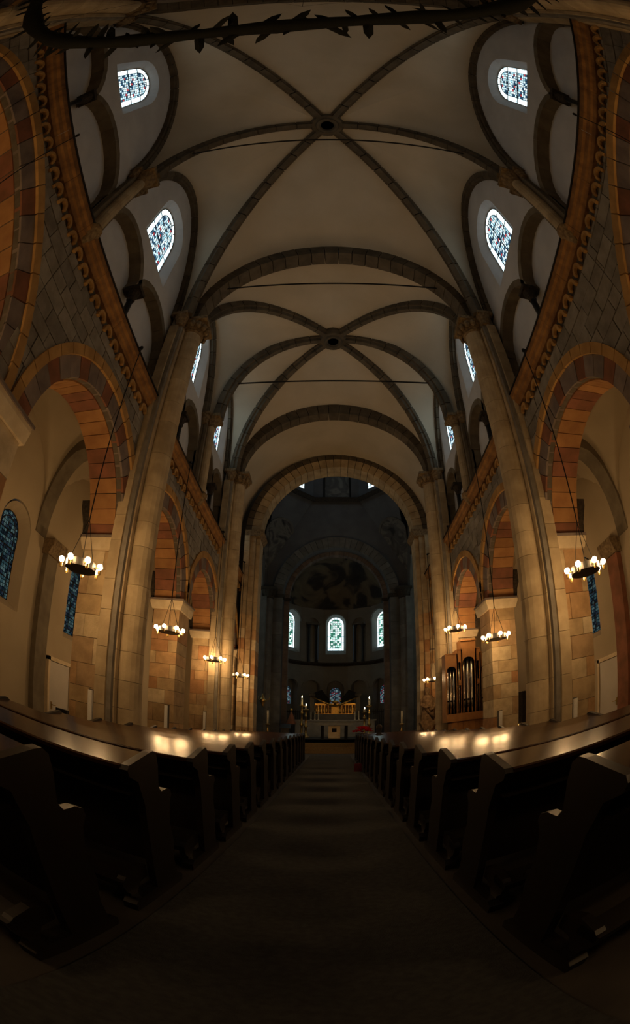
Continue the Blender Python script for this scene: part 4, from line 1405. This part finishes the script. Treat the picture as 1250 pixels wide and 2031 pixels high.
# ------------------------------------------------------------------ pews
def pew(sg):
    t = empty('pew', (0, 0, 0))
    L = 2.35
    prof = [(-.12, .1), (-.13, .5), (-.16, .8), (-.24, .96), (-.36, 1.0), (-.38, 1.04), (-.36, 1.07), (-.06, 1.145), (.0, 1.155), (.05, 1.13), (.075, 1.05), (.08, .9), (.12, .865), (.22, .875), (.29, .86), (.31, .82), (.27, .76), (.25, .6), (.3, .42), (.27, .25), (.3, .1)]
    ep = mesh('end_panel', MB().prism([prof], 'x', -.025, .025), M_WOOD)
    pl = mesh('plinth', MB().prism([[(-.5, 0), (-.5, .06), (-.44, .1), (.34, .1), (.4, .06), (.4, 0)]], 'x', -.045, .045), M_WOOD)
    for i in (0, 1):
        put('end_panel', ep, t, (sg * (.03 + i * (L - .06)), 0, 0))
        put('plinth', pl, t, (sg * (.05 + i * (L - .1)), 0, 0))
    a, b = sg * .055, sg * (L - .055)
    obj('backrest', MB().box((a, -.02, .3), (b, .02, 1.08)), M_WOOD, t)
    obj('desk', MB().prism([[(-.37, 1.035), (-.38, 1.06), (-.36, 1.07), (.02, 1.13), (.05, 1.115), (.05, 1.09), (-.0, 1.085)]], 'x', a, b), M_DESK, t)
    obj('book_shelf', MB().box((a, -.26, .86), (b, -.02, .88)), M_WOOD, t)
    obj('seat', MB().prism([[(.02, .42), (.02, .46), (.38, .47), (.42, .45), (.41, .42)]], 'x', a, b), M_WOOD, t)
    obj('kneeler', MB().prism([[(-.52, .2), (-.53, .25), (-.34, .29), (-.32, .25), (-.33, .22)]], 'x', a, b), M_WOOD, t)
    br = mesh('kneeler_bracket', MB().prism([[(-.14, .3), (-.3, .32), (-.46, .28), (-.52, .24), (-.5, .16), (-.44, .12), (-.46, .04), (-.44, .0), (-.36, 0), (-.34, .1), (-.28, .18), (-.14, .2)]], 'x', -.025, .025), M_WOOD)
    for x in (.08, L - .08):
        put('kneeler_bracket', br, t, (sg * x, 0, 0))
    return t


XL, XR = -1.08, .82
NP_ = 15
for sg in (-1, 1):
    pr = pew(sg)
    for i in range(NP_):
        t = pr if i == 0 else dup(pr, None)
        y = (1.36 if sg < 0 else 1.46) + i * (1.19 if sg < 0 else 1.18)
        t.location = (XL if sg < 0 else XR, y, 0.013 if False else 0)
        t['label'] = 'dark oak pew with polished desk, %s row from altar steps, %s' % (ORD[NP_ - i], SIDE[sg])
        t['category'] = 'pew'
        t['group'] = 'rows of pews'

# ------------------------------------------------------------------ a person seated in the pews
pe = empty('person', (1.3, 13.4, 0))
tag(pe, 'person in a dark coat seated in a pew on the organ side, seen from behind', 'person')
px, py = 1.28, 13.55
pb = MB()
rings = [(.2, .17, .47, 0), (.21, .17, .6, 0), (.19, .14, .8, -.01), (.22, .14, .98, 0), (.23, .13, 1.05, .0), (.17, .11, 1.12, .01), (.07, .07, 1.16, .02), (.055, .06, 1.2, .03), (.07, .085, 1.24, .04), (.082, .1, 1.31, .04), (.078, .095, 1.38, .04), (.05, .06, 1.43, .04), (.005, .005, 1.445, .04)]
n = 14
for rx, ry, z, dy in rings:
    for i in range(n):
        a = 2 * pi * i / n
        pb.v.append((px + rx * cos(a), py + dy + ry * sin(a), z))
for j in range(len(rings) - 1):
    for i in range(n):
        pb.f.append((j * n + i, j * n + (i + 1) % n, (j + 1) * n + (i + 1) % n, (j + 1) * n + i))
pb.f.append(tuple(reversed(range(n))))
for s in (-1, 1):
    pb.tube([(px + s * .1, py, .55), (px + s * .11, py + .42, .53), (px + s * .11, py + .45, .3), (px + s * .11, py + .44, .06), (px + s * .11, py + .58, .04)], [.1, .075, .06, .045, .04], 8)
    pb.tube([(px + s * .22, py, 1.03), (px + s * .25, py + .05, .78), (px + s * .14, py + .28, .66)], [.06, .05, .04], 8)
obj('body', pb, M_COAT, pe, True)
obj('hair', MB().sphere((px, py + .03, 1.36), .1, 12, 8, (.9, 1.05, 1.0)), M_HAIR, pe, True)
for s in (-1, 1):
    h = MB().sphere((px + s * .1, py + .3, .65), .035, 8, 5, (1, 1.2, .7))
    for q in range(4):
        h.tube([(px + s * .1 + (q - 1.5) * .016, py + .32, .65), (px + s * .1 + (q - 1.5) * .016, py + .38, .635), (px + s * .1 + (q - 1.5) * .015, py + .4 - abs(q - 1.5) * .006, .62)], .008, 5)
    h.tube([(px + s * .06, py + .3, .65), (px + s * .05, py + .35, .64)], .009, 5)
    obj('hand', h, M_SKIN, pe, True)
bag = empty('bag', (.95, 13.2, .47))
bag.location = (.68, 13.1, 0)
tag(bag, 'small red bag standing on the carpet by the pew beside the seated person', 'bag')
obj('pouch', MB().prism([[(-.12, .012), (-.11, .26), (.08, .26), (.1, .012)]], 'y', 0, .12).xf(Matrix.Translation((.68, 13.05, -.0))), M_BAG, bag)
obj('strap', MB().tube([(.6, 13.1, .25), (.67, 13.1, .36), (.74, 13.1, .25)], .01, 5), M_DARK, bag)

# ------------------------------------------------------------------ dark garland hanging across the nave overhead
gz, WX, WY, WR = 5.9, -.45, -3.62, 2.75
pathg = [Vector((WX + WR * cos(2 * pi * i / 48), WY + WR * sin(2 * pi * i / 48), gz)) for i in range(49)]
gl = empty('wreath', (WX, WY, gz))
tag(gl, 'huge dark evergreen wreath ring with pointed leaves hung high under the vault', 'wreath')
obj('ring', MB().tube(pathg, [.12 + .02 * sin(i * 1.7) for i in range(48)] + [.12], 8), M_LEAF, gl, True)
leaf = MB().add([(0, 0, 0), (.045, .1, .012), (.04, .26, 0), (0, .36, 0), (-.04, .26, 0), (-.045, .1, .012), (0, .15, -.02)], [(0, 1, 6), (1, 2, 6), (2, 3, 6), (3, 4, 6), (4, 5, 6), (5, 0, 6)])
ME_LEAF = mesh('leaf', leaf, M_LEAF)
for i in range(150):
    q = (i + random.uniform(-.35, .35)) / 150 * 47.9 % 47.9
    p = pathg[int(q)].lerp(pathg[int(q) + 1], q % 1)
    o = put('leaf', ME_LEAF, gl, p)
    rad = atan2(p.y - WY, p.x - WX)
    a = rad - pi / 2 + random.uniform(-.75, .75) + pi * (i % 2)
    o.rotation_euler = (random.uniform(-.6, .6), random.uniform(-.5, .5), a)
    s = random.uniform(.6, 1.15)
    o.scale = (s, s, s)
for i in range(3):
    p = pathg[6 + 16 * i]
    obj('wire', MB().tube([p, (WX, WY, 14.2)], .006, 4), M_IRON, gl)
